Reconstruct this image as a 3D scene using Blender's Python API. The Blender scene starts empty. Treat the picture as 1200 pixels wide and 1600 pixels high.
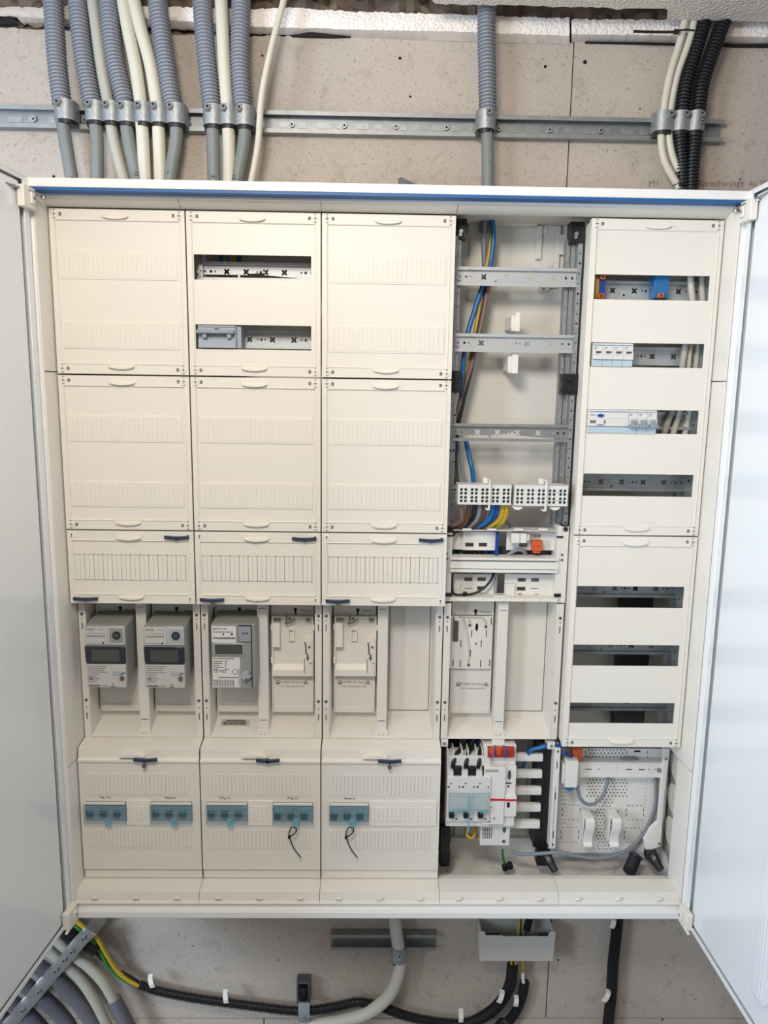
import bpy, math, random
from mathutils import Vector, Matrix, Euler
from mathutils.geometry import tessellate_polygon
random.seed(7)
S = bpy.context.scene
COL = S.collection
# ------------------------------------------------------------------ camera
CAM_ROT = (1.4074050, -0.0141347, -0.0153529)
CAM_LOC = (0.597842, -1.440887, -0.320075)
FPX = 1160.745
cd = bpy.data.cameras.new('camera'); cam = bpy.data.objects.new('camera', cd); COL.objects.link(cam)
cam.location = CAM_LOC; cam.rotation_euler = CAM_ROT
cd.sensor_fit = 'VERTICAL'; cd.sensor_height = 36; cd.lens = FPX / 1600 * 36; cd.clip_start = .02; cd.clip_end = 60
S.camera = cam
_R = Euler(CAM_ROT, 'XYZ').to_matrix(); _C = Vector(CAM_LOC) * 1000
def P(x, y, Y):
    """photo pixel -> point (mm) on the upright plane at depth Y"""
    d = _R @ Vector(((x - 600) / FPX, -(y - 800) / FPX, -1))
    return _C + d * ((Y - _C.y) / d.y)
# ------------------------------------------------------------------ light
S.view_settings.view_transform = 'Standard'; S.view_settings.look = 'None'
S.view_settings.gamma = 1; S.view_settings.use_curve_mapping = False
S.view_settings.exposure = 0.19
w = bpy.data.worlds.new('world'); S.world = w; w.use_nodes = True
bg = w.node_tree.nodes['Background']; bg.inputs[0].default_value = (0.84, 0.86, 0.92, 1); bg.inputs[1].default_value = 0.28
def area(name, loc, target, sx, sy, power, col):
    l = bpy.data.lights.new(name, 'AREA'); l.shape = 'RECTANGLE'; l.size = sx; l.size_y = sy; l.energy = power; l.color = col
    o = bpy.data.objects.new(name, l); COL.objects.link(o); o.location = loc
    o.rotation_euler = (Vector(target) - Vector(loc)).to_track_quat('-Z', 'Y').to_euler(); return o
area('work_lamp', (0.35, -1.22, 0.33), (0.6, 0.05, -0.70), .34, .34, 15.5, (1.0, .93, .85))
area('room_window', (-1.6, -1.9, -0.35), (1.25, -0.3, -0.95), 1.0, .9, 70, (.64, .80, 1.0))

# ------------------------------------------------------------------ materials
def lin(c): return tuple((v / 12.92 if v <= .04045 else ((v + .055) / 1.055) ** 2.4) for v in [q / 255 for q in c])
def mat(name, rgb, rough=.5, metal=0, coat=0, noise=None, bump=None, trans=0, alpha=1):
    """noise=(scale, amount) colour variation; bump=(scale, strength) fine relief"""
    m = bpy.data.materials.new(name); m.use_nodes = True; n = m.node_tree.nodes; L = m.node_tree.links
    b = n['Principled BSDF']; c = lin(rgb)
    b.inputs['Base Color'].default_value = (*c, 1); b.inputs['Roughness'].default_value = rough
    b.inputs['Metallic'].default_value = metal; b.inputs['Coat Weight'].default_value = coat; b.inputs['Coat Roughness'].default_value = .12
    b.inputs['Transmission Weight'].default_value = trans; b.inputs['Alpha'].default_value = alpha
    tc = n.new('ShaderNodeTexCoord')
    if noise:
        t = n.new('ShaderNodeTexNoise'); t.inputs['Scale'].default_value = noise[0]; t.inputs['Detail'].default_value = 6
        L.new(tc.outputs['Object'], t.inputs['Vector'])
        r = n.new('ShaderNodeMapRange'); r.inputs[1].default_value = .3; r.inputs[2].default_value = .7
        r.inputs[3].default_value = 1 - noise[1]; r.inputs[4].default_value = 1 + noise[1]
        L.new(t.outputs[0], r.inputs[0])
        x = n.new('ShaderNodeVectorMath'); x.operation = 'SCALE'; x.inputs[0].default_value = c
        L.new(r.outputs[0], x.inputs['Scale']); L.new(x.outputs[0], b.inputs['Base Color'])
    if bump:
        t = n.new('ShaderNodeTexNoise'); t.inputs['Scale'].default_value = bump[0]; t.inputs['Detail'].default_value = 4
        L.new(tc.outputs['Object'], t.inputs['Vector'])
        k = n.new('ShaderNodeBump'); k.inputs['Strength'].default_value = bump[1]; k.inputs['Distance'].default_value = .002
        L.new(t.outputs[0], k.inputs['Height']); L.new(k.outputs[0], b.inputs['Normal'])
    return m
def wall_mat(name, rgb):
    m = mat(name, rgb, .92, noise=(3, .09), bump=(130, .35)); n = m.node_tree.nodes; L = m.node_tree.links; b = n['Principled BSDF']
    src = b.inputs['Base Color'].links[0].from_socket
    tc = n.new('ShaderNodeTexCoord')
    def spots(scale, lo, hi, dark):
        nonlocal src
        v = n.new('ShaderNodeTexNoise'); v.inputs['Scale'].default_value = scale; v.inputs['Detail'].default_value = 3; v.inputs['Distortion'].default_value = .6
        L.new(tc.outputs['Object'], v.inputs['Vector'])
        r = n.new('ShaderNodeMapRange'); r.inputs[1].default_value = lo; r.inputs[2].default_value = hi; r.inputs[3].default_value = 0; r.inputs[4].default_value = dark
        L.new(v.outputs[0], r.inputs[0])
        x = n.new('ShaderNodeMix'); x.data_type = 'RGBA'; x.inputs['B'].default_value = (.10, .075, .06, 1)
        L.new(r.outputs[0], x.inputs['Factor']); L.new(src, x.inputs['A']); src = x.outputs['Result']
    spots(190, .62, .70, .5); spots(30, .58, .80, .3); spots(330, .62, .70, .45)
    L.new(src, b.inputs['Base Color'])
    return m
def foam_mat():
    m = mat('white_textured_foam', (240, 230, 220), .8, noise=(25, .05)); n = m.node_tree.nodes; L = m.node_tree.links
    tc = n.new('ShaderNodeTexCoord'); v = n.new('ShaderNodeTexVoronoi'); v.inputs['Scale'].default_value = 190; v.feature = 'SMOOTH_F1'
    L.new(tc.outputs['Object'], v.inputs['Vector']); k = n.new('ShaderNodeBump'); k.invert = True; k.inputs['Strength'].default_value = .9; k.inputs['Distance'].default_value = .003
    L.new(v.outputs['Distance'], k.inputs['Height']); L.new(k.outputs[0], n['Principled BSDF'].inputs['Normal']); return m
M = dict(
 wall=wall_mat('aerated_concrete', (180, 168, 155)),
 foam=foam_mat(),
 plaster=mat('smooth_grey_plaster', (196, 186, 176), .8, noise=(12, .06), bump=(60, .3)),
 mortar=mat('brown_mortar', (104, 88, 74), .95, noise=(30, .35), bump=(60, 1.0)),
 dark=mat('dark_gap', (26, 23, 21), .9),
 cream=mat('cream_plastic', (226, 219, 206), .42, noise=(2.5, .012), bump=(500, .05)),
 cream2=mat('cream_plastic_raised', (230, 223, 210), .42),
 inner=mat('ivory_inner_plastic', (220, 214, 203), .5, noise=(3, .02)),
 paint=mat('white_powder_coat', (232, 230, 225), .3, coat=.25, bump=(900, .03)),
 door=mat('white_door_enamel', (226, 228, 228), .28, coat=.55, bump=(3, .02)),
 blue=mat('blue_gasket', (22, 88, 148), .5),
 navy=mat('dark_blue_plastic', (44, 52, 78), .4),
 mark=mat('grey_moulded_mark', (96, 88, 78), .7),
 zinc=mat('galvanised_steel', (158, 160, 160), .5, .7, noise=(180, .14)),
 railz=mat('bright_zinc_rail', (186, 188, 186), .5, .5, noise=(220, .07)),
 zinc2=mat('dull_zinc_rail', (150, 152, 150), .5, .7, noise=(60, .10)),
 bright=mat('bright_steel', (176, 176, 176), .36, .9),
 conduit=mat('grey_corrugated_pvc', (134, 136, 143), .45),
 conduit2=mat('darker_grey_corrugated_pvc', (104, 102, 108), .55),  # darker grey than the conduits above the cabinet
 bconduit=mat('black_corrugated_pvc', (30, 29, 32), .45),
 gcable=mat('grey_cable', (118, 121, 118), .5),
 lcable=mat('pale_grey_cable', (168, 164, 150), .45),
 wcable=mat('white_cable', (200, 194, 176), .45),
 midgrey=mat('mid_grey_cable', (122, 126, 132), .5),
 black=mat('black_plastic', (22, 21, 22), .42),
 pinkbrown=mat('pinkish_brown_wire', (122, 96, 84), .4),
 brown=mat('brown_wire', (92, 58, 46), .4),
 bluew=mat('blue_wire', (26, 100, 156), .35),
 dblue=mat('deep_blue_wire', (20, 64, 140), .35),
 yellow=mat('yellow_wire', (188, 152, 40), .4),
 green=mat('green_wire', (44, 112, 46), .4),
 orange=mat('orange_plastic', (204, 88, 36), .4),
 red=mat('red_print', (196, 26, 34), .5),
 pvc=mat('light_grey_device', (214, 211, 205), .4),
 dev=mat('white_device', (222, 218, 210), .4),
 mgrey=mat('meter_grey', (142, 142, 136), .5, noise=(8, .02)),
 mface=mat('meter_face', (186, 184, 178), .45),
 mlabel=mat('label_print', (212, 208, 204), .6),
 ink=mat('dark_ink', (42, 40, 40), .7),
 ink2=mat('faded_ink', (112, 106, 98), .8),
 pencil=mat('pencil_line', (120, 108, 98), .9),
 lcd=mat('lcd_glass', (66, 68, 58), .15, coat=.5),
 smoke=mat('smoked_window', (26, 30, 36), .12, coat=.6),
 toggle=mat('dark_grey_toggle', (70, 72, 76), .4),
 iso=mat('grey_isolator', (140, 147, 152), .45),
 isol=mat('light_isolator', (160, 168, 174), .4),
 tape=mat('pale_blue_label_window', (176, 196, 206), .3, coat=.3),
 lid=mat('pale_blue_clear_lid', (120, 166, 180), .1, alpha=.14, coat=.3),
 lidd=mat('pale_blue_lid_ridge', (118, 184, 202), .15, alpha=.5),
 graybox=mat('grey_trough_plastic', (188, 184, 174), .55),
 rib=mat('cream_flange_disc', (196, 190, 174), .5),
)
# ------------------------------------------------------------------ mesh building (millimetres, world axes)
OFF = {}
class B:
    def __init__(s): s.v = []; s.f = []
    def quad(s, *p):
        i = len(s.v); s.v += [tuple(q) for q in p]; s.f.append(tuple(range(i, i + len(p)))); return s
    def box(s, x0, x1, y0, y1, z0, z1):
        i = len(s.v)
        s.v += [(x, y, z) for x in (x0, x1) for y in (y0, y1) for z in (z0, z1)]
        s.f += [tuple(i + k for k in q) for q in ((0, 1, 3, 2), (4, 6, 7, 5), (0, 4, 5, 1), (2, 3, 7, 6), (0, 2, 6, 4), (1, 5, 7, 3))]; return s
    def prism(s, prof, axis, a, b, closed=True):
        """prof: 2-D outline; axis X: (y,z), Y: (x,z), Z: (x,y); swept a..b"""
        mk = {'X': lambda p, t: (t, p[0], p[1]), 'Y': lambda p, t: (p[0], t, p[1]), 'Z': lambda p, t: (p[0], p[1], t)}[axis]
        i = len(s.v); n = len(prof)
        s.v += [mk(p, a) for p in prof] + [mk(p, b) for p in prof]
        for k in range(n if closed else n - 1):
            j = (k + 1) % n; s.f.append((i + k, i + j, i + n + j, i + n + k))
        if closed: s.f += [tuple(range(i, i + n)), tuple(range(i + 2 * n - 1, i + n - 1, -1))]
        return s
    def plate(s, outer, holes, y0, y1):
        """outline and holes in (x,z); front at y0, back at y1, real holes"""
        loops = [outer] + list(holes); pts = [p for l in loops for p in l]
        tris = tessellate_polygon([[Vector((p[0], p[1], 0)) for p in l] for l in loops])
        i = len(s.v); n = len(pts)
        s.v += [(p[0], y0, p[1]) for p in pts] + [(p[0], y1, p[1]) for p in pts]
        for t in tris: s.f += [(i + t[0], i + t[1], i + t[2]), (i + n + t[2], i + n + t[1], i + n + t[0])]
        k0 = 0
        for l in loops:
            m = len(l)
            for k in range(m): a = i + k0 + k; b = i + k0 + (k + 1) % m; s.f.append((a, b, b + n, a + n))
            k0 += m
        return s
    def cyl(s, p0, p1, r, n=12, r1=None):
        p0 = Vector(p0); p1 = Vector(p1); d = (p1 - p0).normalized(); u = d.orthogonal().normalized(); w_ = d.cross(u)
        r1 = r if r1 is None else r1; i = len(s.v)
        for p, q in ((p0, r), (p1, r1)):
            s.v += [tuple(p + (u * math.cos(a) + w_ * math.sin(a)) * q) for a in [2 * math.pi * k / n for k in range(n)]]
        s.f += [(i + k, i + (k + 1) % n, i + n + (k + 1) % n, i + n + k) for k in range(n)]
        s.f += [tuple(range(i + n - 1, i - 1, -1)), tuple(range(i + n, i + 2 * n))]; return s
    def ball(s, c, r, n=8):
        i = len(s.v); m = n // 2
        for a in range(1, m):
            t = math.pi * a / m
            s.v += [(c[0] + r * math.sin(t) * math.cos(2 * math.pi * k / n), c[1] + r * math.sin(t) * math.sin(2 * math.pi * k / n), c[2] + r * math.cos(t)) for k in range(n)]
        s.v += [(c[0], c[1], c[2] + r), (c[0], c[1], c[2] - r)]; T = len(s.v) - 2
        for a in range(m - 2):
            for k in range(n): q = i + a * n; s.f.append((q + k, q + n + k, q + n + (k + 1) % n, q + (k + 1) % n))
        for k in range(n): s.f += [(T, i + k, i + (k + 1) % n), (T + 1, i + (m - 2) * n + (k + 1) % n, i + (m - 2) * n + k)]
        return s
    def tube(s, pts, r, n=10, rib=None, step=6, flat=1.0):
        C = spline(pts, rib[0] / 4 if rib else step)
        t0 = (C[1] - C[0]).normalized(); u = t0.orthogonal().normalized(); i = len(s.v); N = len(C)
        if abs(t0.z) > .5: u = (Vector((1, 0, 0)) - t0 * t0.x).normalized()
        for k, c in enumerate(C):
            t = (C[min(k + 1, N - 1)] - C[max(k - 1, 0)]).normalized()
            u = (u - t * u.dot(t)).normalized(); w_ = t.cross(u)
            q = r if not rib else r - (0, 0, rib[1], rib[1])[k % 4]
            s.v += [tuple(c + (u * math.cos(a) + w_ * math.sin(a) * flat) * q) for a in [2 * math.pi * j / n for j in range(n)]]
        for k in range(N - 1):
            for j in range(n): a = i + k * n + j; b = i + k * n + (j + 1) % n; s.f.append((a, b, b + n, a + n))
        s.f += [tuple(range(i + n - 1, i - 1, -1)), tuple(range(i + (N - 1) * n, i + N * n))]; return s
    def obj(s, name, m, parent=None, bev=0, smooth=35):
        me = bpy.data.meshes.new(name); o = Vector(OFF.get(parent.name, (0, 0, 0))) if parent else Vector((0, 0, 0))
        me.from_pydata([((x - o.x) / 1000, (y - o.y) / 1000, (z - o.z) / 1000) for x, y, z in s.v], [], s.f)
        import bmesh
        bm = bmesh.new(); bm.from_mesh(me); bmesh.ops.recalc_face_normals(bm, faces=bm.faces); bm.to_mesh(me); bm.free()
        me.materials.append(M[m] if isinstance(m, str) else m)
        if smooth: me.shade_smooth(); me.set_sharp_from_angle(angle=math.radians(smooth))
        ob = bpy.data.objects.new(name, me); COL.objects.link(ob); ob.parent = parent; OFF[ob.name] = tuple(o)
        if bev:
            q = ob.modifiers.new('bevel', 'BEVEL'); q.width = bev / 1000; q.segments = 2; q.limit_method = 'ANGLE'; q.angle_limit = math.radians(50)
        return ob
def spline(pts, step):
    P_ = [Vector(p) for p in pts]
    if len(P_) == 2: P_ = [P_[0], (P_[0] + P_[1]) / 2, P_[1]]
    Q = [P_[0] * 2 - P_[1]] + P_ + [P_[-1] * 2 - P_[-2]]; D = []
    for k in range(1, len(Q) - 2):
        a, b, c, d = Q[k - 1:k + 3]
        for j in range(24):
            t = j / 24; D.append(.5 * ((2 * b) + (c - a) * t + (2 * a - 5 * b + 4 * c - d) * t * t + (3 * b - a - 3 * c + d) * t ** 3))
    D.append(P_[-1]); L = [0]
    for k in range(1, len(D)): L.append(L[-1] + (D[k] - D[k - 1]).length)
    n = max(2, round(L[-1] / step)); out = []; j = 0
    for k in range(n + 1):
        x = L[-1] * k / n
        while j < len(L) - 2 and L[j + 1] < x: j += 1
        t = (x - L[j]) / max(1e-9, L[j + 1] - L[j]); out.append(D[j].lerp(D[j + 1], min(1, t)))
    return out
def R(x0, x1, z0, z1): return [(x0, z0), (x1, z0), (x1, z1), (x0, z1)]
def circ(x, z, r, n=8): return [(x + r * math.cos(2 * math.pi * k / n), z + r * math.sin(2 * math.pi * k / n)) for k in range(n)]
def cross(x, z, r):
    return [(x + math.cos(a) * q, z + math.sin(a) * q) for a, q in [(2 * math.pi * k / 24, r * (1.0 if k % 6 in (2, 3, 4) else .62 if k % 6 in (1, 5) else .45)) for k in range(24)]]
def thing(name, label, cat, loc=(0, 0, 0), group=None):
    o = bpy.data.objects.new(name, None); COL.objects.link(o); o.location = Vector(loc) / 1000; o.empty_display_size = .02
    o['label'] = label; o['category'] = cat
    if group: o['group'] = group
    OFF[o.name] = tuple(loc); return o
def tag(o, label, cat, group=None):
    o['label'] = label; o['category'] = cat
    if group: o['group'] = group
    return o
def struct(o): o['kind'] = 'structure'; return o
def dup(o, parent=None, delta=None):
    c = o.copy(); COL.objects.link(c); c.parent = parent
    if delta is not None: c.location = c.location + Vector(delta) / 1000
    OFF[c.name] = OFF.get(o.name, (0, 0, 0))
    for ch in list(o.children): dup(ch, c)
    return c
def text(s_, x, y, z, size, m, parent, align='CENTER', name='lettering', sx=1, rot=None, thick=.15):
    cu = bpy.data.curves.new('t', 'FONT'); cu.body = s_; cu.size = size / 1000; cu.align_x = align; cu.align_y = 'CENTER'; cu.extrude = thick / 1000; cu.resolution_u = 2
    t = bpy.data.objects.new('t', cu); dg = bpy.context.evaluated_depsgraph_get(); COL.objects.link(t); bpy.context.view_layer.update()
    me = bpy.data.meshes.new_from_object(t.evaluated_get(bpy.context.evaluated_depsgraph_get())); bpy.data.objects.remove(t)
    me.name = name; me.materials.clear(); me.materials.append(M[m])
    o = Vector(OFF.get(parent.name, (0, 0, 0))) if parent else Vector()
    R_ = Euler(rot or (math.pi / 2, 0, 0)).to_matrix().to_4x4()
    me.transform(Matrix.Translation((Vector((x, y, z)) - o) / 1000) @ R_ @ Matrix.Scale(sx, 4, (1, 0, 0)))
    ob = bpy.data.objects.new(name, me); COL.objects.link(ob); ob.parent = parent; OFF[ob.name] = tuple(o); return ob
# ================================================================== THE ROOM
WY = 147.0
wb = struct(B().box(-1400, 2700, WY + 12, WY + 120, -2600, 1200).obj('wall_back', 'mortar'))
def jag(pts, a): return [(x, z + random.uniform(-a, a)) for x, z in pts]
def block(x0, x1, z0, z1, top=None):
    o = [(x0, z0), (x1, z0), (x1, z1)] + (top or []) + [(x0, z1)]
    ob = B().plate(o, [], WY, WY + 12).obj('block', 'wall', wb, bev=.8, smooth=0); return ob
topl = jag([(983 - 8 * k, 361 + 4 * math.sin(k * .05)) for k in range(1, 150)], 1.6)
topr = jag([(2290 - 8 * k, 363) for k in range(1, 160)], 1.2)
block(-230, 986, -370, 358, topl); block(988.5, 2300, -370, 366, topr); block(-1390, -232.5, -370, 364)
block(-1390, 300, -1102, -372.5); block(302.5, 1700, -1102, -372.5); block(1702.5, 2690, -1102, -372.5)
block(-1390, -350, -1834, -1104.5); block(-347.5, 1039, -1834, -1104.5); block(1041.5, 2300, -1834, -1104.5)
block(-1390, 350, -2599, -1836.5); block(352.5, 1900, -2599, -1836.5)
# holes drilled into the blocks
for x, y, r in ((625, 91, 4), (641, 151, 3), (852, 104, 4), (914, 97, 5), (410, 87, 3), (84, 276, 4), (240, 1570, 2), (435, 1500, 2), (872, 1500, 3), (1040, 1508, 2), (1035, 1593, 3), (1087, 1562, 2), (1156, 280, 2), (1000, 170, 2), (290, 1465, 2), (302, 1478, 2)):
    p = P(x, y, WY); B().cyl((p.x, WY - .4, p.z), (p.x, WY + 2, p.z), r * .8, 9).obj('drill_hole', 'dark', wb)
# mortar bed, foam strip and ceiling above
b = B(); nx, nz = 150, 8
for i in range(nx + 1):
    for j in range(nz + 1):
        b.v.append((-260 + i * 15, WY + 6 + random.uniform(-16, 8) + 3 * math.sin(i * .7), 366 + j * 12 + random.uniform(-4, 4)))
for i in range(nx):
    for j in range(nz): a = i * (nz + 1) + j; b.f.append((a, a + 1, a + nz + 2, a + nz + 1))
struct(b.obj('trim_1', 'mortar', smooth=20))
def strip(xs, ft, fb, cb, name, m, yf=131):
    """strip of board whose rough front face runs between pixel rows ft and fb, smooth chamfer down to row cb"""
    b = B(); c = B()
    for k, x in enumerate(xs):
        j = random.uniform(-1.2, 1.2); j2 = random.uniform(-.8, .8)
        t = P(x, ft(x) + j, yf); m1 = P(x, (ft(x) * .6 + fb(x) * .4), yf - 2 - random.uniform(0, 2)); m2 = P(x, (ft(x) * .25 + fb(x) * .75), yf - 2 - random.uniform(0, 2)); q = P(x, fb(x) + j2, yf); e = P(x, cb(x) + j2, WY - 2)
        b.v += [(t.x, yf + 22, t.z + 5), tuple(t), tuple(m1), tuple(m2), tuple(q)]; c.v += [tuple(q), tuple(e), (e.x, e.y + 4, e.z)]
    for k in range(len(xs) - 1):
        for j in range(4): a = k * 5 + j; b.f.append((a, a + 1, a + 6, a + 5))
        for j in range(2): a = k * 3 + j; c.f.append((a, a + 1, a + 4, a + 3))
    o = struct(b.obj(name, m, smooth=30)); c.obj('smooth_edge', 'plaster', o)
xs = [150 + 4 * k for k in range(186)]
def lp(tab):
    def f(x):
        for (a, p), (c, q) in zip(tab, tab[1:]):
            if x <= c: return p + (q - p) * max(0, (x - a)) / (c - a)
        return tab[-1][1]
    return f
strip(xs, lp([(150, 8), (400, 14), (450, 12), (560, 18), (700, 22), (850, 28)]), lp([(150, 22), (400, 42), (560, 46), (700, 49), (893, 56)]), lp([(150, 38), (400, 52), (560, 58), (700, 64), (893, 70)]), 'trim_2', 'foam')
strip([893 + 4 * k for k in range(80)], lp([(893, 30), (1000, 31), (1070, 30), (1130, 26), (1136, 6), (1200, 4)]), lp([(893, 53), (1200, 58)]), lp([(893, 65), (1200, 71)]), 'trim_3', 'foam')
strip([-30 + 4 * k for k in range(45)], lp([(-30, 10), (60, 12), (150, 6)]), lp([(-30, 25), (30, 26), (150, 34)]), lp([(-30, 27), (26, 27), (34, 36), (150, 38)]), 'trim_4', 'plaster')
b = B()
pts = [(690, 60)]
E_ = [(700, 52)] + [(705 + 10 * k, 60 + random.uniform(-3, 3)) for k in range(34)] + [(1045, 66), (1060, 60), (1130, 58), (1140, 64)] + [(1150 + 40 * k, 98) for k in range(8)] + [(1600, 98)]
prof = [(700, -2600)] + [(x, y) for x, y in E_] + [(1600, -2600)]
i0 = B().prism(prof, 'Z', 382, 470)
i0.box(-1400, 700, -2600, 52, 412, 470); i0.box(1600, 2700, -2600, 146, 382, 470)
struct(i0.obj('ceiling', 'foam', smooth=0))
struct(B().box(-1400, 2700, -3600, WY + 12, -2640, -2600).obj('floor', mat('screed_floor', (150, 145, 138), .9)))

for pts in ([(455, 55), (470, 53), (485, 50), (520, 54), (548, 57), (520, 58), (478, 57), (455, 56)], [(915, 65), (1000, 66), (1060, 68), (1060, 69.5), (1000, 68), (915, 66)], [(1120, 68), (1150, 69), (1205, 68), (1205, 73), (1150, 72.5), (1120, 70)], [(-10, 27), (20, 28), (28, 37), (0, 38), (-10, 36)]):
    q = [P(x, y, 140) for x, y in pts]; B().plate([(v_.x, v_.z) for v_ in q], [], 139, 146.5).obj('crack', 'dark', wb, smooth=0)
# ---------------------------------------------------------------- upright strut rails on the wall
def strut(name, x0, x1, zc, label, cat='rail', slots=True, screws=()):
    t = thing(name, label, cat, ((x0 + x1) / 2, WY, zc))
    yf, yb, h = WY - 21, WY - .3, 20.5
    pr = [(yb, h), (yf, h), (yf, h - 8), (yf + 2, h - 8), (yf + 2, h - 2), (yb - 2, h - 2), (yb - 2, -h + 2), (yf + 2, -h + 2), (yf + 2, -h + 8), (yf, -h + 8), (yf, -h), (yb, -h)]
    B().prism([(y, zc + z) for y, z in pr], 'X', x0, x1).obj('channel', 'zinc2', t, smooth=0)
    if slots:
        b = B(); x = x0 + 14; k = 0
        while x < x1 - 20: b.box(x, x + (26 if k % 2 else 16), yb - 3, yb - 1.5, zc - 6, zc + 5); x += 38; k += 1
        o = b.obj('slot_rim', 'zinc', t); o['kind'] = 'stuff'
        for x in screws:
            s = B().cyl((x, yb - 7, zc), (x, yb - 1, zc), 5.5, 10).obj('screw', 'zinc', t)
            B().cyl((x, yb - 7.6, zc), (x, yb - 6.8, zc), 2.2, 6).obj('screw_recess', 'dark', s)
    return t
RZ = P(600, 193, 126).z
strut('mounting_channel', -330, P(1133, 190, 126).x, RZ, 'long galvanised steel channel screwed across the wall above the cabinet', 'rail',
      screws=[P(x, 188, 140).x for x in (52, 132, 295, 456, 538, 619, 698, 780, 860, 940, 1018)])
q0 = P(517, 1471, 130); q1 = P(682, 1471, 130)
strut('short_mounting_channel', q0.x, q1.x, q0.z, 'short steel channel with rusty upper edge below the cabinet', 'rail', slots=False)

# ---------------------------------------------------------------- cables, conduits and clamps above the cabinet
def px(pts): return [P(*p) for p in pts]
def ext(pts):
    pts = [Vector(p) for p in pts]
    if pts[0].z > 396: pts.insert(0, pts[0] + (pts[0] - pts[1]).normalized() * 110)
    if pts[-1].z < -1835:
        d = (pts[-1] - pts[-2]).normalized(); d.z -= .5; d.normalize(); pts.append(pts[-1] + d * 420)
    return pts
def conduit(pts, r, m, label, cat='conduit', pitch=6.4, group=None, name='corrugated_conduit'):
    return tag(B().tube(ext(pts), r, 16, rib=(pitch, min(3.8, pitch * .6))).obj(name, m, smooth=0), label, cat, group)
def cable(pts, r, m, label, n=12, cat='cable', name='cable', group=None, step=6):
    return tag(B().tube(ext(pts), r, n, step=step).obj(name, m, smooth=60), label, cat, group)
def clamp(x, y, r, label, Y=None, screw=-1, w_=None, deep=0):
    Yc = Y if Y is not None else WY - 21 - r
    c = P(x, y, Yc - r); z = c.z; R0 = (w_ or r) + 1.2; yb = WY - 21
    t = thing('pipe_clamp', label, 'clamp', (c.x, yb, z - 16))
    a = [(c.x + math.cos(k) * R0, Yc + math.sin(k) * (r + 1.2)) for k in [math.pi + math.pi * j / 12 for j in range(13)]]
    out = [(c.x + math.cos(k) * (R0 + 2), Yc + math.sin(k) * (r + 3.4)) for k in [math.pi + math.pi * j / 12 for j in range(13)]]
    B().prism([(c.x - R0 - 2, yb)] + out + [(c.x + R0 + 2, yb), (c.x + R0, yb)] + a[::-1] + [(c.x - R0, yb)], 'Z', z - 15, z + 21).obj('saddle', 'zinc', t, smooth=40)
    a2 = [(c.x + math.cos(k) * (R0 - .3), Yc + math.sin(k) * (r + .9)) for k in [math.pi + math.pi * j / 12 for j in range(13)]]
    B().prism([(c.x - R0, yb)] + a2 + [(c.x + R0, yb)], 'Z', z - 22, z - 15.2).obj('liner', 'black', t)
    B().box(c.x - R0 * .8, c.x + R0 * .8, yb - 1, yb + 1.9, z - 22, z + 14).obj('foot', 'zinc2', t)
    sx = c.x + screw * R0 * .35
    s = B().cyl((sx, Yc - r - 9, z + 13), (sx, Yc - r - 1, z + 10), 6.2, 8).obj('screw', 'zinc', t)
    B().cyl((sx, Yc - r - 9.8, z + 13.3), (sx, Yc - r - 8.6, z + 12.9), 2.6, 6).obj('screw_recess', 'dark', s)
    return t
ordn = ['leftmost', 'second', 'third', 'fourth', 'fifth', 'sixth', 'seventh', 'eighth', 'ninth', 'tenth']
CY, CB, CE = 106, 106, 88
top = [  # kind, upper path px, clamp x, lower path px
 ('c', [(81, -14), (84, 20), (89, 95), (97, 165)], (97, 172), [(98, 190), (103, 225), (114, 290)], 'g'),
 ('c', [(121, -14), (123, 20), (131, 90), (145, 166)], (145, 174), [(147, 180), (151, 215), (152, 290)], 'g'),
 ('w', [(143, -14), (150, 40), (160, 110), (171, 170)], (171, 175), [(172, 185), (179, 225), (196, 290)], 'p'),
 ('c', [(167, -14), (171, 20), (178, 85), (195, 160)], (195, 176), [(196, 185), (203, 230), (217, 290)], 'g'),
 ('w', [(190, -14), (200, 45), (212, 105), (221, 170)], (221, 176), [(221, 185), (224, 230), (227, 290)], 'w'),
 ('w', [(206, -14), (220, 45), (236, 105), (246, 170)], (246, 177), [(247, 185), (249, 230), (251, 290)], 'w'),
 ('c', [(245, -14), (248, 20), (258, 90), (270, 166)], (272, 178), [(274, 186), (275, 220), (263, 290)], 'g'),
 ('c', [(315, -14), (317, 20), (322, 85), (331, 168)], (331, 180), [(332, 190), (333, 230), (334, 290)], 'g'),
 ('w', [(345, -14), (348, 50), (351, 110), (355, 170)], (355, 180), [(356, 188), (358, 230), (358, 290)], 'w'),
 ('c', [(377, -14), (376, 30), (375, 95), (379, 168)], (380, 181), [(382, 190), (381, 225), (368, 290)], 'g'),
]
for k, (kind, up, cl, low, lm) in enumerate(top):
    Y = 104; o = ordn[k]
    U = [P(x, y, Y) for x, y in up]
    if kind == 'c':
        conduit(U, 18.3, 'conduit', f'{o} of the ten clamped runs above the cabinet, grey corrugated conduit')
        cable([P(up[-1][0], up[-1][1] - 18, Y), P(cl[0], cl[1], Y)] + [P(x, y, Y) for x, y in low], 12.6, 'gcable', f'grey smooth cable leaving the {o} clamped run above the cabinet')
        clamp(cl[0], cl[1], 17, f'steel clamp of the {o} run above the cabinet, holding grey conduit', Y=108)
    else:
        cable(U + [P(cl[0], cl[1], Y)] + [P(x, y, Y) for x, y in low], 12.4 if k > 2 else 11, 'wcable' if lm == 'w' else 'lcable', f'{o} of the ten clamped runs above the cabinet, plain off-white cable')
        clamp(cl[0], cl[1], 14, f'steel clamp of the {o} run above the cabinet, holding off-white cable', Y=105)
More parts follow.
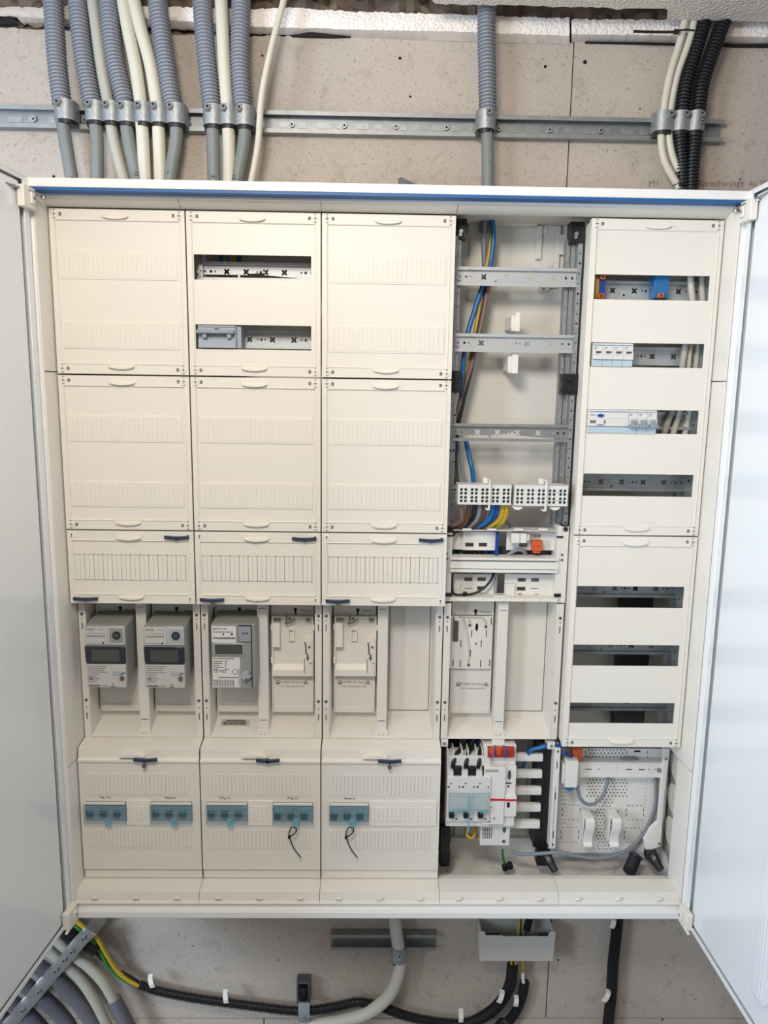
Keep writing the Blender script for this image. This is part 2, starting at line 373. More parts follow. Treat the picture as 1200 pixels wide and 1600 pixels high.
cable([P(446, -14, 90), P(441, 10, 90), P(424, 75, 88), P(409, 150, 86), P(403, 225, 84), (P(391, 292, 84))], 6.2, 'wcable', 'thin off-white loose cable right of the clamped runs, bending into the cabinet top')
conduit([P(760, 2, 100), P(760, 60, 104), P(761, 110, 104), P(762, 174, 104)], 17.5, 'conduit', 'single grey corrugated conduit right of centre above the cabinet')
cable([P(761, 160, 104), P(761, 200, 104), P(762, 240, 102), P(762, 300, 98)], 12, 'gcable', 'grey smooth cable dropping from the single conduit right of centre')
clamp(761, 187, 16, 'steel clamp around the single grey conduit right of centre', Y=108, screw=.5)
ra = [(1075, 8), (1064, 60), (1047, 117), (1037, 173), (1033, 213), (1039, 253), (1064, 298)]
rb = [(1089, 8), (1078, 60), (1058, 117), (1047, 173), (1045, 213), (1054, 253), (1080, 298)]
cable([P(x, y, 104) for x, y in ra], 7.2, 'wcable', 'left off-white cable of the tied pair at the upper right')
cable([P(x, y, 106) for x, y in rb], 7.2, 'wcable', 'right off-white cable of the tied pair at the upper right')
conduit([P(x, y, 106) for x, y in [(1109, 2), (1090, 67), (1073, 127), (1066, 173), (1063, 213), (1066, 260), (1067, 298)]], 14.5, 'bconduit', 'left black corrugated conduit at the upper right')
conduit([P(x, y, 104) for x, y in [(1143, 2), (1118, 67), (1098, 127), (1091, 173), (1086, 213), (1082, 255), (1080, 298)]], 14.8, 'bconduit', 'right black corrugated conduit at the upper right')
clamp(1041, 190, 13, 'steel clamp around the tied white cables at the upper right', Y=108, screw=1, w_=16)
clamp(1067, 190, 14.5, 'steel clamp around the left black conduit', Y=108, screw=.6)
clamp(1091, 190, 14.5, 'steel clamp around the right black conduit', Y=107, screw=.6)
CAB_MARKS = [(213, 271, 'E2', -1.4), (333, 275, 'E', -1.57), (366, 276, 'E1', -1.5), (262, 268, '<-', -1.57), (113, 277, 'E', -1.4)]
for x, y, s_, a_ in CAB_MARKS:
    c = P(x, y, 90); ob_ = min((o for o in S.objects if o.get('category') == 'cable'), key=lambda o: min((Vector(v.co) * 1000 - c).length for v in o.data.vertices))
    text(s_, c.x, min(v.co.y for v in ob_.data.vertices if abs(v.co.z * 1000 - c.z) < 12) * 1000 - .3, c.z, 10, 'ink', ob_, name='pen_mark', rot=(math.pi / 2, a_, 0), thick=.1)
def ring_pts(c, rx, ry, n=14, z=0): return [(c.x + rx * math.cos(2 * math.pi * k / n), c.y + ry * math.sin(2 * math.pi * k / n), c.z + z * math.cos(2 * math.pi * k / n)) for k in range(n + 1)]
c = P(1071, 50, 105); t = thing('cable_tie', 'black cable tie with long tail around white cables at upper right', 'cable tie', tuple(c))
B().tube(ring_pts(c, 17, 9.5), 1.6, 6, step=3).obj('loop', 'black', t)
e = P(990, 49, 90); h = P(1056, 50, 92)
B().box(h.x - 4, h.x + 5, h.y - 4, h.y + 3, h.z - 4, h.z + 4).obj('head', 'black', t, bev=.6)
B().tube([h, P(1020, 50, 90), e], 2.4, 6).obj('tail', 'black', t)
c = P(1066, 284, 104); t = thing('cable_tie', 'small black cable tie where white cables enter the cabinet top', 'cable tie', tuple(c))
B().tube(ring_pts(c, 16, 9, z=7), 1.6, 6, step=3).obj('loop', 'black', t)
h = P(1064, 288, 90); B().box(h.x - 3, h.x + 4, h.y - 3, h.y + 3, h.z - 3, h.z + 4).obj('head', 'black', t)
# handwriting on the wall
c = P(1130, 287, WY); text('Sprechanlage', c.x - 4, WY - .3, c.z, 18, 'pencil', wb, name='handwriting', rot=(math.pi / 2, -.02, 0), thick=.05)
c = P(1184, 287, WY); text('Au T5', c.x, WY - .3, c.z, 15, 'pencil', wb, name='handwriting', rot=(math.pi / 2, -.04, 0), thick=.05)
c = P(1022, 287, WY); text('M1', c.x, WY - .3, c.z, 18, 'pencil', wb, name='handwriting', rot=(math.pi / 2, -.1, 0), thick=.05)
c = P(632, 284, 100)
t = tag(B().prism([(c.x - 12, c.z - 12), (c.x - 12, c.z + 6), (c.x - 6, c.z + 7), (c.x + 20, c.z - 4), (c.x + 24, c.z - 12)], 'Y', 96, 110).obj('wall_bracket', 'toggle', bev=1), 'dark grey bracket tip showing above the middle of the cabinet', 'bracket')
# ================================================================== THE CABINET
X0, X1 = -24.0, 1278.0; ZT, ZB, YF = 37.0, -1405.0, -58.0
cab = thing('electrical_cabinet', 'large open white wall-mounted electrical cabinet with blue gasket and two doors', 'cabinet', (627, WY, ZB))
B().box(X0, X1, WY - 4, WY - .5, ZB, ZT).obj('back_plate', 'paint', cab)
B().box(X0, X0 + 2, YF + 4, WY - 4, ZB, ZT).obj('side_plate', 'paint', cab)
B().box(X1 - 2, X1, YF + 4, WY - 4, ZB, ZT).obj('side_plate', 'paint', cab)
B().box(X0 + 2, X1 - 2, YF + 4, WY - 4, ZT - 2, ZT).obj('top_plate', 'paint', cab)
B().box(X0 + 2, X1 - 2, YF + 4, WY - 4, ZB, ZB + 2).obj('bottom_plate', 'paint', cab)
B().prism([(YF, ZT), (YF, ZT - 15), (YF + 2, ZT - 15.5), (-27, ZT - 16), (-27, ZT - 2.2), (YF + 3, ZT)], 'X', X0, X1).obj('top_frame', 'paint', cab, bev=.8)
B().box(X0 + 14, X1 - 14, YF + 2.5, -28, ZT - 20, ZT - 15.4).obj('blue_gasket', 'blue', cab)
B().prism([(-27, 21), (-29.5, 20), (-30, 13), (-26, 13)], 'X', -4, 1254).obj('top_frame_lip', 'paint', cab, bev=.4)
B().prism([(-52, -1374), (-46, -1377), (-46, -1388), (YF, -1389), (YF, -1402), (YF + 3, ZB), (-38, ZB), (-40, -1376)], 'X', X0, X1).obj('bottom_frame', 'paint', cab, bev=.8)
for s_, xo in ((1, X0), (-1, X1)):
    B().prism([(xo, YF), (xo + s_ * 11, YF), (xo + s_ * 11, -47), (xo + s_ * 19, -45), (xo + s_ * 19, -42), (xo, -42)], 'Z', ZB + 3, ZT - 16).obj('side_frame', 'paint', cab, bev=.6)
# inner plastic cheeks, in separate lengths, left and right
for s_, xi in ((-1, -1.0), (1, 1251.0)):
    for z0, z1 in ((-295, 14), (-1078, -297), (-1377, -1080)):
        yb_ = 12 if s_ > 0 and z1 == -1080 else 100
        B().prism([(xi, 6), (xi + s_ * 3, -40), (xi + s_ * 5, -46), (xi + s_ * 7, -46), (xi + s_ * 7, yb_), (xi, yb_)], 'Z', z0, z1).obj('inner_cheek', 'inner', cab, bev=.5)
# top and bottom inner trim, one length per field
jt = [(0, 212), (213, 500), (501, 749), (751, 1250)]
jt = [(-4, P(280, 320, -15).x), (P(280, 320, -15).x + .8, 500), (500.8, 749), (750, 1254)]
for a, b_ in jt:
    B().prism([(-28, 14), (-22, 12), (-20, 9), (-1, 1.5), (3, 1.5), (3, 18), (-26, 18)], 'X', a, b_).obj('top_trim', 'inner', cab, bev=.4)
for k in range(5):
    a, b_ = 250 * k + .4 - (5 if k == 0 else 0), 250 * k + 249.6 + (5 if k == 4 else 0)
    o = B().prism([(1, -1351.5), (-40, -1355), (-43, -1364), (-45, -1372), (-52, -1374), (-50, -1378), (20, -1378), (20, -1358), (3, -1358)], 'X', a, b_).obj('bottom_trim', 'inner', cab, bev=.4)
    for x in (40, 125, 210):
        B().cyl((a + x, -46.3, -1368.5), (a + x, -44, -1366), 7, 14).obj('boss', 'inner', o)
c = P(134, 1422, -46); B().box(c.x - 4, c.x + 4, -47.3, -45.8, c.z - 3, c.z + 1).obj('drain_slot', 'mark', cab)
c = P(1048, 1424, -46); B().box(c.x - 5, c.x + 5, -47.3, -45.8, c.z - 3, c.z + 1).obj('drain_slot', 'mark', cab)
# doors
def door(side):
    s_ = 1 if side == 'right' else -1
    hx = X1 + 1 if s_ > 0 else X0 - 1
    t = thing('door', '', '', (hx, YF, ZB)); del t['label']; del t['category']; t.parent = cab; t.location = Vector(((hx - 627) / 1000, (YF - WY) / 1000, 0))
    OFF[t.name] = (0, 0, 0)
    # local frame: x along the door towards its free edge, y through its thickness (+y = inner face)
    Wd, H, T = 652, ZT - ZB, 17
    b = B().box(0, Wd, 0, 2, 0, H).obj('door_leaf', 'door', t)
    B().box(0, Wd, 2, T, 0, 2).box(0, Wd, 2, T, H - 2, H).box(0, 2, 2, T, 0, H).box(Wd - 2, Wd, 2, T, 0, H).box(2, 15, T - 2, T, 2, H - 2).box(Wd - 12, Wd - 2, T - 2, T, 2, H - 2).box(12, Wd - 12, T - 2, T, 2, 9).box(12, Wd - 12, T - 2, T, H - 9, H - 2).obj('door_rim', 'door', t, bev=.5)
    B().box(22, Wd - 20, 8, 13, 12, H - 12).obj('inner_lining', 'door', t, bev=1)
    if s_ > 0: B().box(262, 300, 13, 24, 75, H - 200).box(270, 292, 24, 27, 80, H - 205).obj('stiffener', 'door', t, bev=2)
    else: B().box(430, 470, 13, 24, 75, H - 75).obj('stiffener', 'door', t, bev=2)
    for z in (2, H - 56):
        up = z > 100
        h = B().box(-3, 34, T - 1, T + 12, z, z + 36).box(4, 16, T + 12, T + 16, z + 8, z + 28).obj('hinge_block', 'cream', t, bev=1.5)
        B().cyl((9, T + 11, z + 18), (9, T + 17, z + 18), 3, 10).obj('hinge_screw', 'zinc', h)
        if not up: B().box(-30, 40, T + 6, T + 11, z - 5, z - 1).box(-34, -26, T + 3, T + 14, z - 6, z).obj('hinge_arm', 'cream', t, bev=.8)
    ang = math.radians(-90 + 1.2) if s_ > 0 else math.radians(-90 - 5.8)
    t.rotation_euler = (0, 0, ang)
    if s_ > 0:   # inner face looks to -x : mirror through thickness
        for ch in list(t.children) + [g for c_ in t.children for g in c_.children]:
            ch.data.transform(Matrix.Scale(-1, 4, (0, 1, 0))); ch.data.flip_normals()
    return t
door('left'); door('right')
for q0, q1 in ((P(-8, 281, -130), P(68, 306, -45)), (P(1206, 299, -120), P(1150, 327, -45))):
    d = (q1 - q0).normalized(); n_ = Vector((-d.y, d.x, 0)).normalized() * 6; b = B()
    for a_, c_ in ((q0, q1),):
        b.v = [tuple(p_ + o_) for p_ in (a_, c_) for o_ in (-n_ - Vector((0, 0, 2)), n_ - Vector((0, 0, 2)), n_ + Vector((0, 0, 1)), -n_ + Vector((0, 0, 1)))]
    b.f = [(0, 1, 2, 3), (4, 7, 6, 5), (0, 4, 5, 1), (1, 5, 6, 2), (2, 6, 7, 3), (3, 7, 4, 0)]
    b.cyl(q1 - Vector((0, 0, 5)), q1, 5, 12).cyl(q0 + d * 30 - Vector((0, 0, 5)), q0 + d * 30, 4, 10)
    b.obj('hinge_arm', 'bright', cab, bev=.4)
# white moulded liner at the back of the open fields
B().box(752, 1248, WY - 12, WY - 5, -1395, 12).obj('back_liner', 'inner', cab)
B().box(2, 748, WY - 12, WY - 5, -1395, 12).obj('back_liner', 'inner', cab)
B().box(2, 1248, -34, WY - 12, -1398, -1392).obj('floor_liner', 'inner', cab)
B().box(754, 1248, 18, WY - 12, 12, 16).obj('ceiling_liner', 'inner', cab)

# ------------------------------------------------------------------ cover panels
def lens(x, z, wd, h, y0, y1, up=1):
    n = 14; return B().prism([(x - wd / 2 + wd * k / n, z - up * h * math.sin(math.pi * k / n) ** .6) for k in range(n + 1)] + [(x + wd / 2, z + up * 2), (x - wd / 2, z + up * 2)], 'Y', y0, y1)
def turn_screw(x, z, side, par, style='x'):
    t = B().cyl((x, -1.6, z), (x, 1.2, z), 6.2, 16).obj('turn_screw', 'cream2', par, bev=.3)
    b = B()
    if style == 'x': b.box(x - 4, x + 4, -1.9, -1.5, z - .5, z + .5).box(x - .5, x + .5, -1.9, -1.5, z - 4, z + 4).box(x - 2, x + 2, -1.2, -.4, z + 6.6, z + 7.6).box(x - 2, x + 2, -1.2, -.4, z - 7.6, z - 6.6)
    else: b.box(x - .8, x + .8, -1.9, -1.5, z - 3.4, z + 3.4).box(x - 2, x + 2, -1.9, -1.5, z + 1.6, z + 3.2)
    b.obj('screw_slot', 'mark', t)
    if style == 'x':
        b = B()
        for k in range(3): b.box(x + side * 8.2, x + side * 13, -.9, .2, z - 3 + k * 2.2, z - 1.4 + k * 2.2)
        b.box(x + side * 12.2, x + side * 13, -.9, .2, z - 3, z + 3).obj('lock_mark', 'mark', par)
def seal_bar(x, y_, z, par, seal=None, tilt=0):
    o = B().prism([(x - 24, z - 3), (x - 6, z - 4.5), (x + 6, z - 4.5), (x + 24, z - 3), (x + 24, z + 3), (x + 6, z + 1.5), (x - 6, z + 1.5), (x - 24, z + 3)], 'Y', y_ - 6, y_).obj('locking_bar', 'navy', par, bev=.6)
    B().cyl((x, y_ - 8, z - 1.5), (x, y_ - 5.9, z - 1.5), 4, 10).obj('bar_knob', 'navy', o)
    if seal: B().cyl((x + seal[0], y_ - 8, z + seal[1]), (x + seal[0], y_ - 5, z + seal[1]), 4.4, 12).tube([(x + 1, y_ - 7, z), (x + seal[0] * .5 + 2, y_ - 8, z + seal[1] * .5), (x + seal[0], y_ - 7, z + seal[1])], .7, 5).obj('lead_seal', 'mark', o)
def cover(col, zt, h, label, slots=(), strips=(), cells=None, screws='x', group=None):
    x0 = 250 * col; x1 = x0 + 250; z0 = zt - h
    t = thing('cover_panel', label, 'cover panel', (x0 + 125, 8, z0), group)
    hs = [R(x0 + 13.5, x0 + 231, a, b_) for a, b_ in slots]
    inn = (x0 + 12, x1 - 12, z0 + 22, zt - 22)
    b = B().plate(R(x0 + 2, x1 - 2, z0 + 2, zt - 2), hs, 1.3, 4)
    b.plate(R(x0 + 1.3, x1 - 1.3, z0 + 1.4, zt - 1.4), [R(*inn)], -.5, 1.4)
    b.plate(R(inn[0] - 2.5, inn[1] + 2.5, inn[2] - 2.5, inn[3] + 2.5), [R(inn[0] - .8, inn[1] + .8, inn[2] - .8, inn[3] + .8)], -1.8, .2)
    b.box(x0 + 1.3, x0 + 3, 1, 13, z0 + 1.4, zt - 1.4).box(x1 - 3, x1 - 1.3, 1, 13, z0 + 1.4, zt - 1.4).box(x0 + 3, x1 - 3, 1, 13, z0 + 1.4, z0 + 3).box(x0 + 3, x1 - 3, 1, 13, zt - 3, zt - 1.4)
    b.obj('panel_body', 'cream', t, bev=.5)
    for a, b_ in strips:
        s = B().box(x0 + 16, x0 + 233, -.1, 1.5, a - 3, b_ + 3).obj('knockout_strip', 'cream2', t, bev=.4)
        s = B()
        for k in range(24): s.box(x0 + 17.5 + k * 8.95, x0 + 17.5 + k * 8.95 + 7.6, -.9, .5, a, b_)
        s.obj('slat_field', 'cream', t)['kind'] = 'stuff'
    if cells:
        a, b_ = cells; s = B(); m_ = B()
        for k in range(24): s.box(x0 + 16 + k * 9, x0 + 16 + k * 9 + 8, -.3, 1.4, a, b_)
        s.obj('slat_field', 'cream', t)['kind'] = 'stuff'
        for k in range(13):
            for z in (a - .8, b_ + .8): m_.box(x0 + 14.6 + k * 18, x0 + 16.6 + k * 18, .9, 1.45, z - .8, z + .8)
            m_.box(x0 + 15.3 + k * 18, x0 + 15.7 + k * 18, .9, 1.45, a, b_)
        m_.box(x0 + 16, x0 + 232, .9, 1.4, a - .6, a - .2).box(x0 + 16, x0 + 232, .9, 1.4, b_ + .2, b_ + .6)
        m_.obj('breakaway_marks', 'mark', t)['kind'] = 'stuff'
    xc = x0 + 123
    for z, up in ((zt - 14, 1), (z0 + 16, 1)):
        lens(xc, z - 1, 48, 4.5, -7, .5, up).obj('grip', 'cream2', t, bev=.8)
        B().box(xc - 27, xc + 27, -1.1, .6, z, z + 10).obj('grip_recess', 'cream', t, bev=.4)
    q = [(x0 + 11, zt - 11, 1), (x1 - 11, zt - 11, -1), (x0 + 11, z0 + 11, 1), (x1 - 11, z0 + 11, -1)]
    if screws == 'x':
        for x, z, sd in q: turn_screw(x, z, sd, t)
    else:
        turn_screw(q[0][0], q[0][1], 1, t, 't'); turn_screw(q[3][0], q[3][1], 1, t, 't')
        turn_screw(q[1][0] - 1, q[1][1], 1, t, 't'); turn_screw(q[2][0] + 1, q[2][1], 1, t, 't')
        seal_bar(x1 - 33, -1.3, zt - 12, t); seal_bar(x0 + 33, -1.3, z0 + 12, t, seal=(2, -10) if col else None)
    return t
S1 = ((-122.5, -77.5), (-249, -204)); S2 = ((-424, -379), (-551, -506))
cover(0, 0, 300, 'blank white cover panel in the upper left corner of the cabinet', strips=S1)
cover(1, 0, 300, 'white cover panel with two open slots, top row, grey switch in lower slot', slots=S1)
cover(2, 0, 300, 'blank white cover panel in the top row, beside the open wiring bay', strips=S1)
cover(0, -300, 300, 'blank white cover panel in the second row, against the left side', strips=S2)
cover(1, -300, 300, 'blank white cover panel in the second row, directly below the two-slot panel', strips=S2)
cover(2, -300, 300, 'blank white cover panel in the second row, beside the open wiring bay', strips=S2)
cover(0, -600, 150, 'low white cover panel with navy locking bars above the left pair of meters', cells=(-700, -650), screws='t')
cover(1, -600, 150, 'low white cover panel with navy locking bars above the grey meter', cells=(-700, -650), screws='t')
cover(2, -600, 150, 'low white cover panel with navy locking bars above the field without a meter', cells=(-700, -650), screws='t')
SR = ((-146, -101), (-271, -226), (-397.5, -352), (-521, -477))
cover(4, 0, 600, 'tall white cover panel with four slots at the upper right', slots=SR)
SL = ((-748.5, -704), (-872, -827), (-997, -952))
cover(4, -600, 450, 'white cover panel with three empty slots at the right', slots=SL)
B().box(500, 502, 14, 134, -748, -4).obj('light_stop_divider', 'cream', cab)  # unseen sheet added to keep light out behind the slotted cover
# side wall of the right field's covers facing the open bay, deepened to stop light leaking in
B().box(1003.5, 1006, 14, 134, -1048, -4).obj('light_stop_divider', 'cream', cab)
B().box(744, 746.5, 14, 134, -748, -4).obj('light_stop_divider', 'cream', cab)  # carried back to the liner so light from the bay stays out

def hood(col, wins, blanks, labels, label, seal):
    x0 = 250 * col; t = thing('hood_cover', label, 'cover panel', (x0 + 125, 12, -1351))
    a, b_ = x0 + 1.2, x0 + 248.8
    o = B().prism([(37, -1050.5), (-2, -1056), (-4, -1077), (-11, -1079), (-11, -1084), (-8, -1086), (-5, -1086), (-5, -1082), (37, -1060)], 'X', a, b_)
    o.plate(R(a, b_, -1326, -1085), [R(*w_) for w_ in wins], -8, -5)
    o.prism([(-8, -1325), (-8, -1327), (-3, -1329), (-2.5, -1350), (4, -1350), (4, -1325)], 'X', a, b_)
    o.box(a, a + 2, -5, 34, -1350, -1062).box(b_ - 2, b_, -5, 34, -1350, -1062).obj('hood_body', 'cream', t, bev=.5)
    for z0, z1 in ((-1155, -1110), (-1275, -1235)):
        s = B()
        for k in range(26): s.box(x0 + 18 + k * 8.1, x0 + 18 + k * 8.1 + 6.6, -9.2, -7.9, z0, z1)
        s.box(x0 + 17, x0 + 229, -8.9, -7.9, z0 - 3, z0 - 1.5).obj('slat_field', 'cream', t)['kind'] = 'stuff'
    for x_0, x_1 in blanks:
        s = B().box(x_0, x_1, -10.4, -7.8, -1224, -1168); n = int((x_1 - x_0 - 8) / 9)
        for k in range(n): s.box(x_0 + 4 + k * 9, x_0 + 11.6 + k * 9, -11.3, -10.3, -1214, -1180)
        s.obj('knockout_strip', 'cream2', t, bev=.4)
    lens(x0 + 112, -1071, 50, 8, -13, -2, -1).obj('grip', 'cream2', t, bev=1)
    for (s_, x) in labels: text(s_, x, -8.2, -1163, 7, 'ink', t)
    seal_bar(x0 + 142, -13.5, -1074, t, seal=seal)
    return t
def wx(xa, xb): return (P(xa, 1265, -10).x, P(xb, 1265, -10).x, -1216, -1172)
W0 = [wx(133, 197), wx(236, 300), wx(323, 386.5), wx(427, 489), wx(515, 576)]
hood(0, W0[:2], [(W0[0][1] + 1, W0[1][0] - 1)], [('Wp. Tw', W0[0][0] + 42), ('Reserve', W0[1][0] + 40)], 'white hood cover with two blue-lidded switches below the left meters', (-2, -12))
hood(1, W0[2:4], [(W0[2][1] + 1, W0[3][0] - 1)], [('Whg. 01', W0[2][0] + 38), ('Whg. 02', W0[3][0] + 40)], 'white hood cover with two blue-lidded switches below the grey meter', (0, 2))
hood(2, W0[4:], [(W0[4][1] + 1, 742)], [('Reserve', W0[4][0] + 42)], 'white hood cover with a single blue-lidded switch, beside the open lower bay', (0, -12))

# three-pole switches under clear pale-blue lids
def main_switch(wn, up, label, tie):
    x0, x1, z0, z1 = wn; t = thing('main_switch', label, 'switch', ((x0 + x1) / 2, 45, z0))
    B().box(x0 + .6, x1 - .6, -9, 45, z0 + .6, z1 - .6).obj('switch_body', 'iso', t, bev=.6)
    B().box(x0 + .6, x1 - .6, -13, -8.9, z1 - 5, z1 - .6).obj('upper_ledge', 'pvc', t, bev=.6)
    w_ = (x1 - x0) / 3
    for k in range(3):
        x = x0 + w_ * k + 8; z = z0 + (17 if not up else 15)
        g = B().box(x - 6, x + 8, -14, -8.5, z - (7 if up else 5), z + 7).obj('toggle', 'black', t, bev=1)
        B().box(x - 4, x - 1, -16, -13.9, z + 1, z + 9).box(x + 2, x + 5, -16, -13.9, z + 1, z + 9).obj('toggle_lug', 'black', g)
    l = B().box(x0 - 1, x1 + 1, -19.5, -18.3, z0 - 1, z1 - 5).box(x0 - 1, x0 + .2, -18.3, -9, z0 - 1, z1 - 5).box(x1 - .2, x1 + 1, -18.3, -9, z0 - 1, z1 - 5).box(x0 + .2, x1 - .2, -18.3, -9, z0 - 1, z0).box(x0 + .2, x1 - .2, -18.3, -9, z1 - 6, z1 - 5).obj('clear_lid', 'lid', t)
    b = B()
    for c_ in (x0 + w_ * .75, x1 - 12):
        for k in range(4): b.box(c_ - 9 + k * 4.5, c_ - 7 + k * 4.5, -21, -19.4, z1 - 16, z1 - 7)
    b.box(x0 + 1, x1 - 1, -20.3, -19.4, z1 - 18, z1 - 17).box(x0 + w_ * 1.55, x0 + w_ * 1.62 + 10, -20.8, -19.4, z0 - 5, z0 + 14).obj('lid_ridges', 'lidd', l)
    b = B()
    for k in range(3): b.box(x0 + 4 + w_ * k, x0 + 14 + w_ * k, -9.4, -8.9, z0 + 4, z0 + 6).box(x0 + 13 + w_ * k, x0 + 22 + w_ * k, -9.4, -8.9, z0 + 26, z0 + 27.5)
    b.obj('printed_marks', 'ink2', t)
    if tie:
        c_ = Vector((x0 + tie, -22, z0 - 5)); q = thing('cable_tie', 'black cable tie hanging from the lid of the ' + tie_l[tie], 'cable tie', tuple(c_))
        lp_ = [(0, 0, 2), (8, -1, -1), (7, -2, -9), (0, -2, -16), (-6, -1, -20), (-7, -1, -12), (-4, 0, -3), (0, 0, 2)]
        B().tube([c_ + Vector(p_) for p_ in lp_], 1.3, 6, step=2).obj('loop', 'black', q)
        B().box(c_.x - 9.5, c_.x - 4, -25.5, -20, c_.z - 24, c_.z - 18).obj('head', 'black', q, bev=.5)
        B().tube([c_ + Vector(p_) for p_ in [(-6, -1, -22), (-1, -2, -36), (5, -1, -50), (17, 1, -68)]], 1.3, 6, step=3).obj('tail', 'black', q)
tie_l = {41: 'second switch of the middle hood', 42: 'switch of the right hood'}
main_switch(W0[0], 0, 'blue-lidded three-pole switch, leftmost of the five in the hoods', 0)
main_switch(W0[1], 0, 'blue-lidded three-pole switch, second from the left, right one of left hood', 0)
main_switch(W0[2], 0, 'blue-lidded three-pole switch marked Whg. 01 in the middle hood', 0)
main_switch(W0[3], 1, 'blue-lidded three-pole switch marked Whg. 02 with a cable tie, middle hood', 41)
main_switch(W0[4], 1, 'blue-lidded three-pole switch with a cable tie in the right hood', 42)
# ================================================================== MOUNTING FRAMES AND DIN RAILS
def din_rail(x0, x1, zc, par, mat_='railz', crosses=None, yb=47, screws=True):
    h = 17.5
    hs = []
    if crosses is None: crosses = [.245, .425, .61, .79]
    L = x1 - x0
    for f in crosses: hs.append(cross(x0 + L * f, zc, 6.6))
    for f in (.06, .94): hs.append(circ(x0 + L * f, zc, 2.6))
    for f in (.11, .89): hs.append(circ(x0 + L * f, zc, 2.8))
    for f in (.145, .855): hs.append(circ(x0 + L * f, zc, 1.8))
    for f in (.49, .52, .55): hs.append(circ(x0 + L * f, zc, 1.7 if f != .52 else 2.6))
    hs.append(circ(x0 + L * .055, zc - 8.5, 2.6)); hs.append(circ(x0 + L * .34, zc - 8.5, 2.6))
    b = B().plate(R(x0, x1, zc - 13, zc + 13), hs, yb + 6.5, yb + 7.7)
    b.prism([(yb + 7.5, zc + 13), (yb + .6, zc + 13), (yb + .6, zc + h), (yb - .6, zc + h), (yb - .6, zc + 11.6), (yb + 6.6, zc + 11.6)], 'X', x0, x1)
    b.prism([(yb + 7.5, zc - 13), (yb + .6, zc - 13), (yb + .6, zc - h), (yb - .6, zc - h), (yb - .6, zc - 11.6), (yb + 6.6, zc - 11.6)], 'X', x0, x1)
    o = b.obj('din_rail', mat_, par, smooth=0)
    if screws:
        for x in (x0 + 4, x1 - 4): B().cyl((x, yb - 1.5, zc - 2), (x, yb + 7, zc - 2), 3.6, 10).obj('rail_screw', 'bright', o)
    return o
def upright(x0, x1, z0, z1, y, par, m='zinc', n=24):
    """perforated angle post"""
    hs = []; xc = (x0 + x1) / 2; L = z1 - z0
    for k in range(n):
        hs.append(circ(xc, z0 + L * (k + .5) / n, 1.9 if k % 3 else 2.5, 6))
    b = B().plate(R(x0, x1, z0, z1), hs, y, y + 1.2)
    b.box(x0, x0 + 1.2, y + 1.2, y + 22, z0, z1)
    return b.obj('upright', m, par, smooth=0)
def black_block(x0, x1, z0, z1, y0, y1, par, n=2):
    b = B().box(x0, x1, y0, y1, z0, z1); h = (z1 - z0) / n
    for k in range(n):
        zc = z0 + h * (k + .5)
        b.cyl(((x0 + x1) / 2, y0 - 3, zc), ((x0 + x1) / 2, y0, zc), min(6, h * .32), 10).box(x0 - 2, x1 + 2, y0 + 2, y0 + 8, zc - h * .28, zc + h * .28)
    o = b.obj('corner_bracket', 'black', par, bev=.8); return o
f3 = thing('rail_rack', 'exposed galvanised mounting frame with DIN rails in the open wiring bay', 'rail rack', (880, WY - 10, -600))
upright(752, 759, -592, -28, 45, f3); upright(760.5, 766, -592, -28, 56, f3)
upright(972, 979, -592, -28, 62, f3, 'zinc'); upright(981, 988, -592, -28, 62, f3, 'zinc2'); upright(990.5, 999, -592, -28, 45, f3, 'zinc', 30)
B().box(1000, 1002.6, 44, 75, -600, -20).obj('edge_strip', 'black', f3)
din_rail(750, 999, -101.5, f3); din_rail(750, 999, -227, f3); din_rail(750, 999, -402, f3, 'zinc2', [.24, .40, .56, .73]); din_rail(750, 999, -528, f3, 'zinc2')
def bracket(px0, py0, px1, py1, y, par, n, name='corner_bracket'):
    a = P(px0, py0, y); c_ = P(px1, py1, y); return black_block(a.x, c_.x, c_.z, a.z, y, y + 26, par, n)
bracket(714, 341, 729, 374, 50, f3, 1); o = bracket(892, 346, 912, 380, 44, f3, 1)
bracket(706, 579, 721, 614, 44, f3, 2); bracket(879, 584, 904, 617, 40, f3, 2)
bracket(699, 822, 711, 838, 44, f3, 1); bracket(878, 821, 889, 832, 36, f3, 1)
for x, y, yy in ((720, 362, 46), (900, 366, 40)):
    c = P(x, y, yy); B().cyl((c.x, yy - 5, c.z), (c.x, yy + 2, c.z), 4, 10).cyl((c.x - 1, yy - 5, c.z - 6), (c.x - 1, yy + 2, c.z - 6), 3.4, 10).obj('bracket_screw', 'bright', f3)
f1 = thing('rail_rack', 'galvanised mounting frame seen through the slots of the two-slot cover', 'rail rack', (375, WY - 10, -300))
upright(262, 270, -300, -10, 45, f1); din_rail(258, 492, -100, f1, 'railz', [.24, .40, .56, .715]); din_rail(258, 492, -227, f1, 'railz', [.24, .42, .61, .79])
f5 = thing('rail_rack', 'galvanised mounting frame behind the slotted covers on the right', 'rail rack', (1125, WY - 10, -1050))
upright(1236, 1246, -1046, -10, 45, f5, 'zinc2', 46); B().box(1246, 1249, 40, 72, -1046, -10).obj('edge_strip', 'zinc2', f5)
for k, z in enumerate((-123, -248, -374, -499, -722, -846, -972)):
    din_rail(1006, 1244, z, f5, 'zinc2' if k > 2 else 'railz')
for z in (-780, -905, -1030):
    B().box(1140, 1205, 90, 120, z - 25, z + 45).obj('rear_cable_duct', 'black', f5)
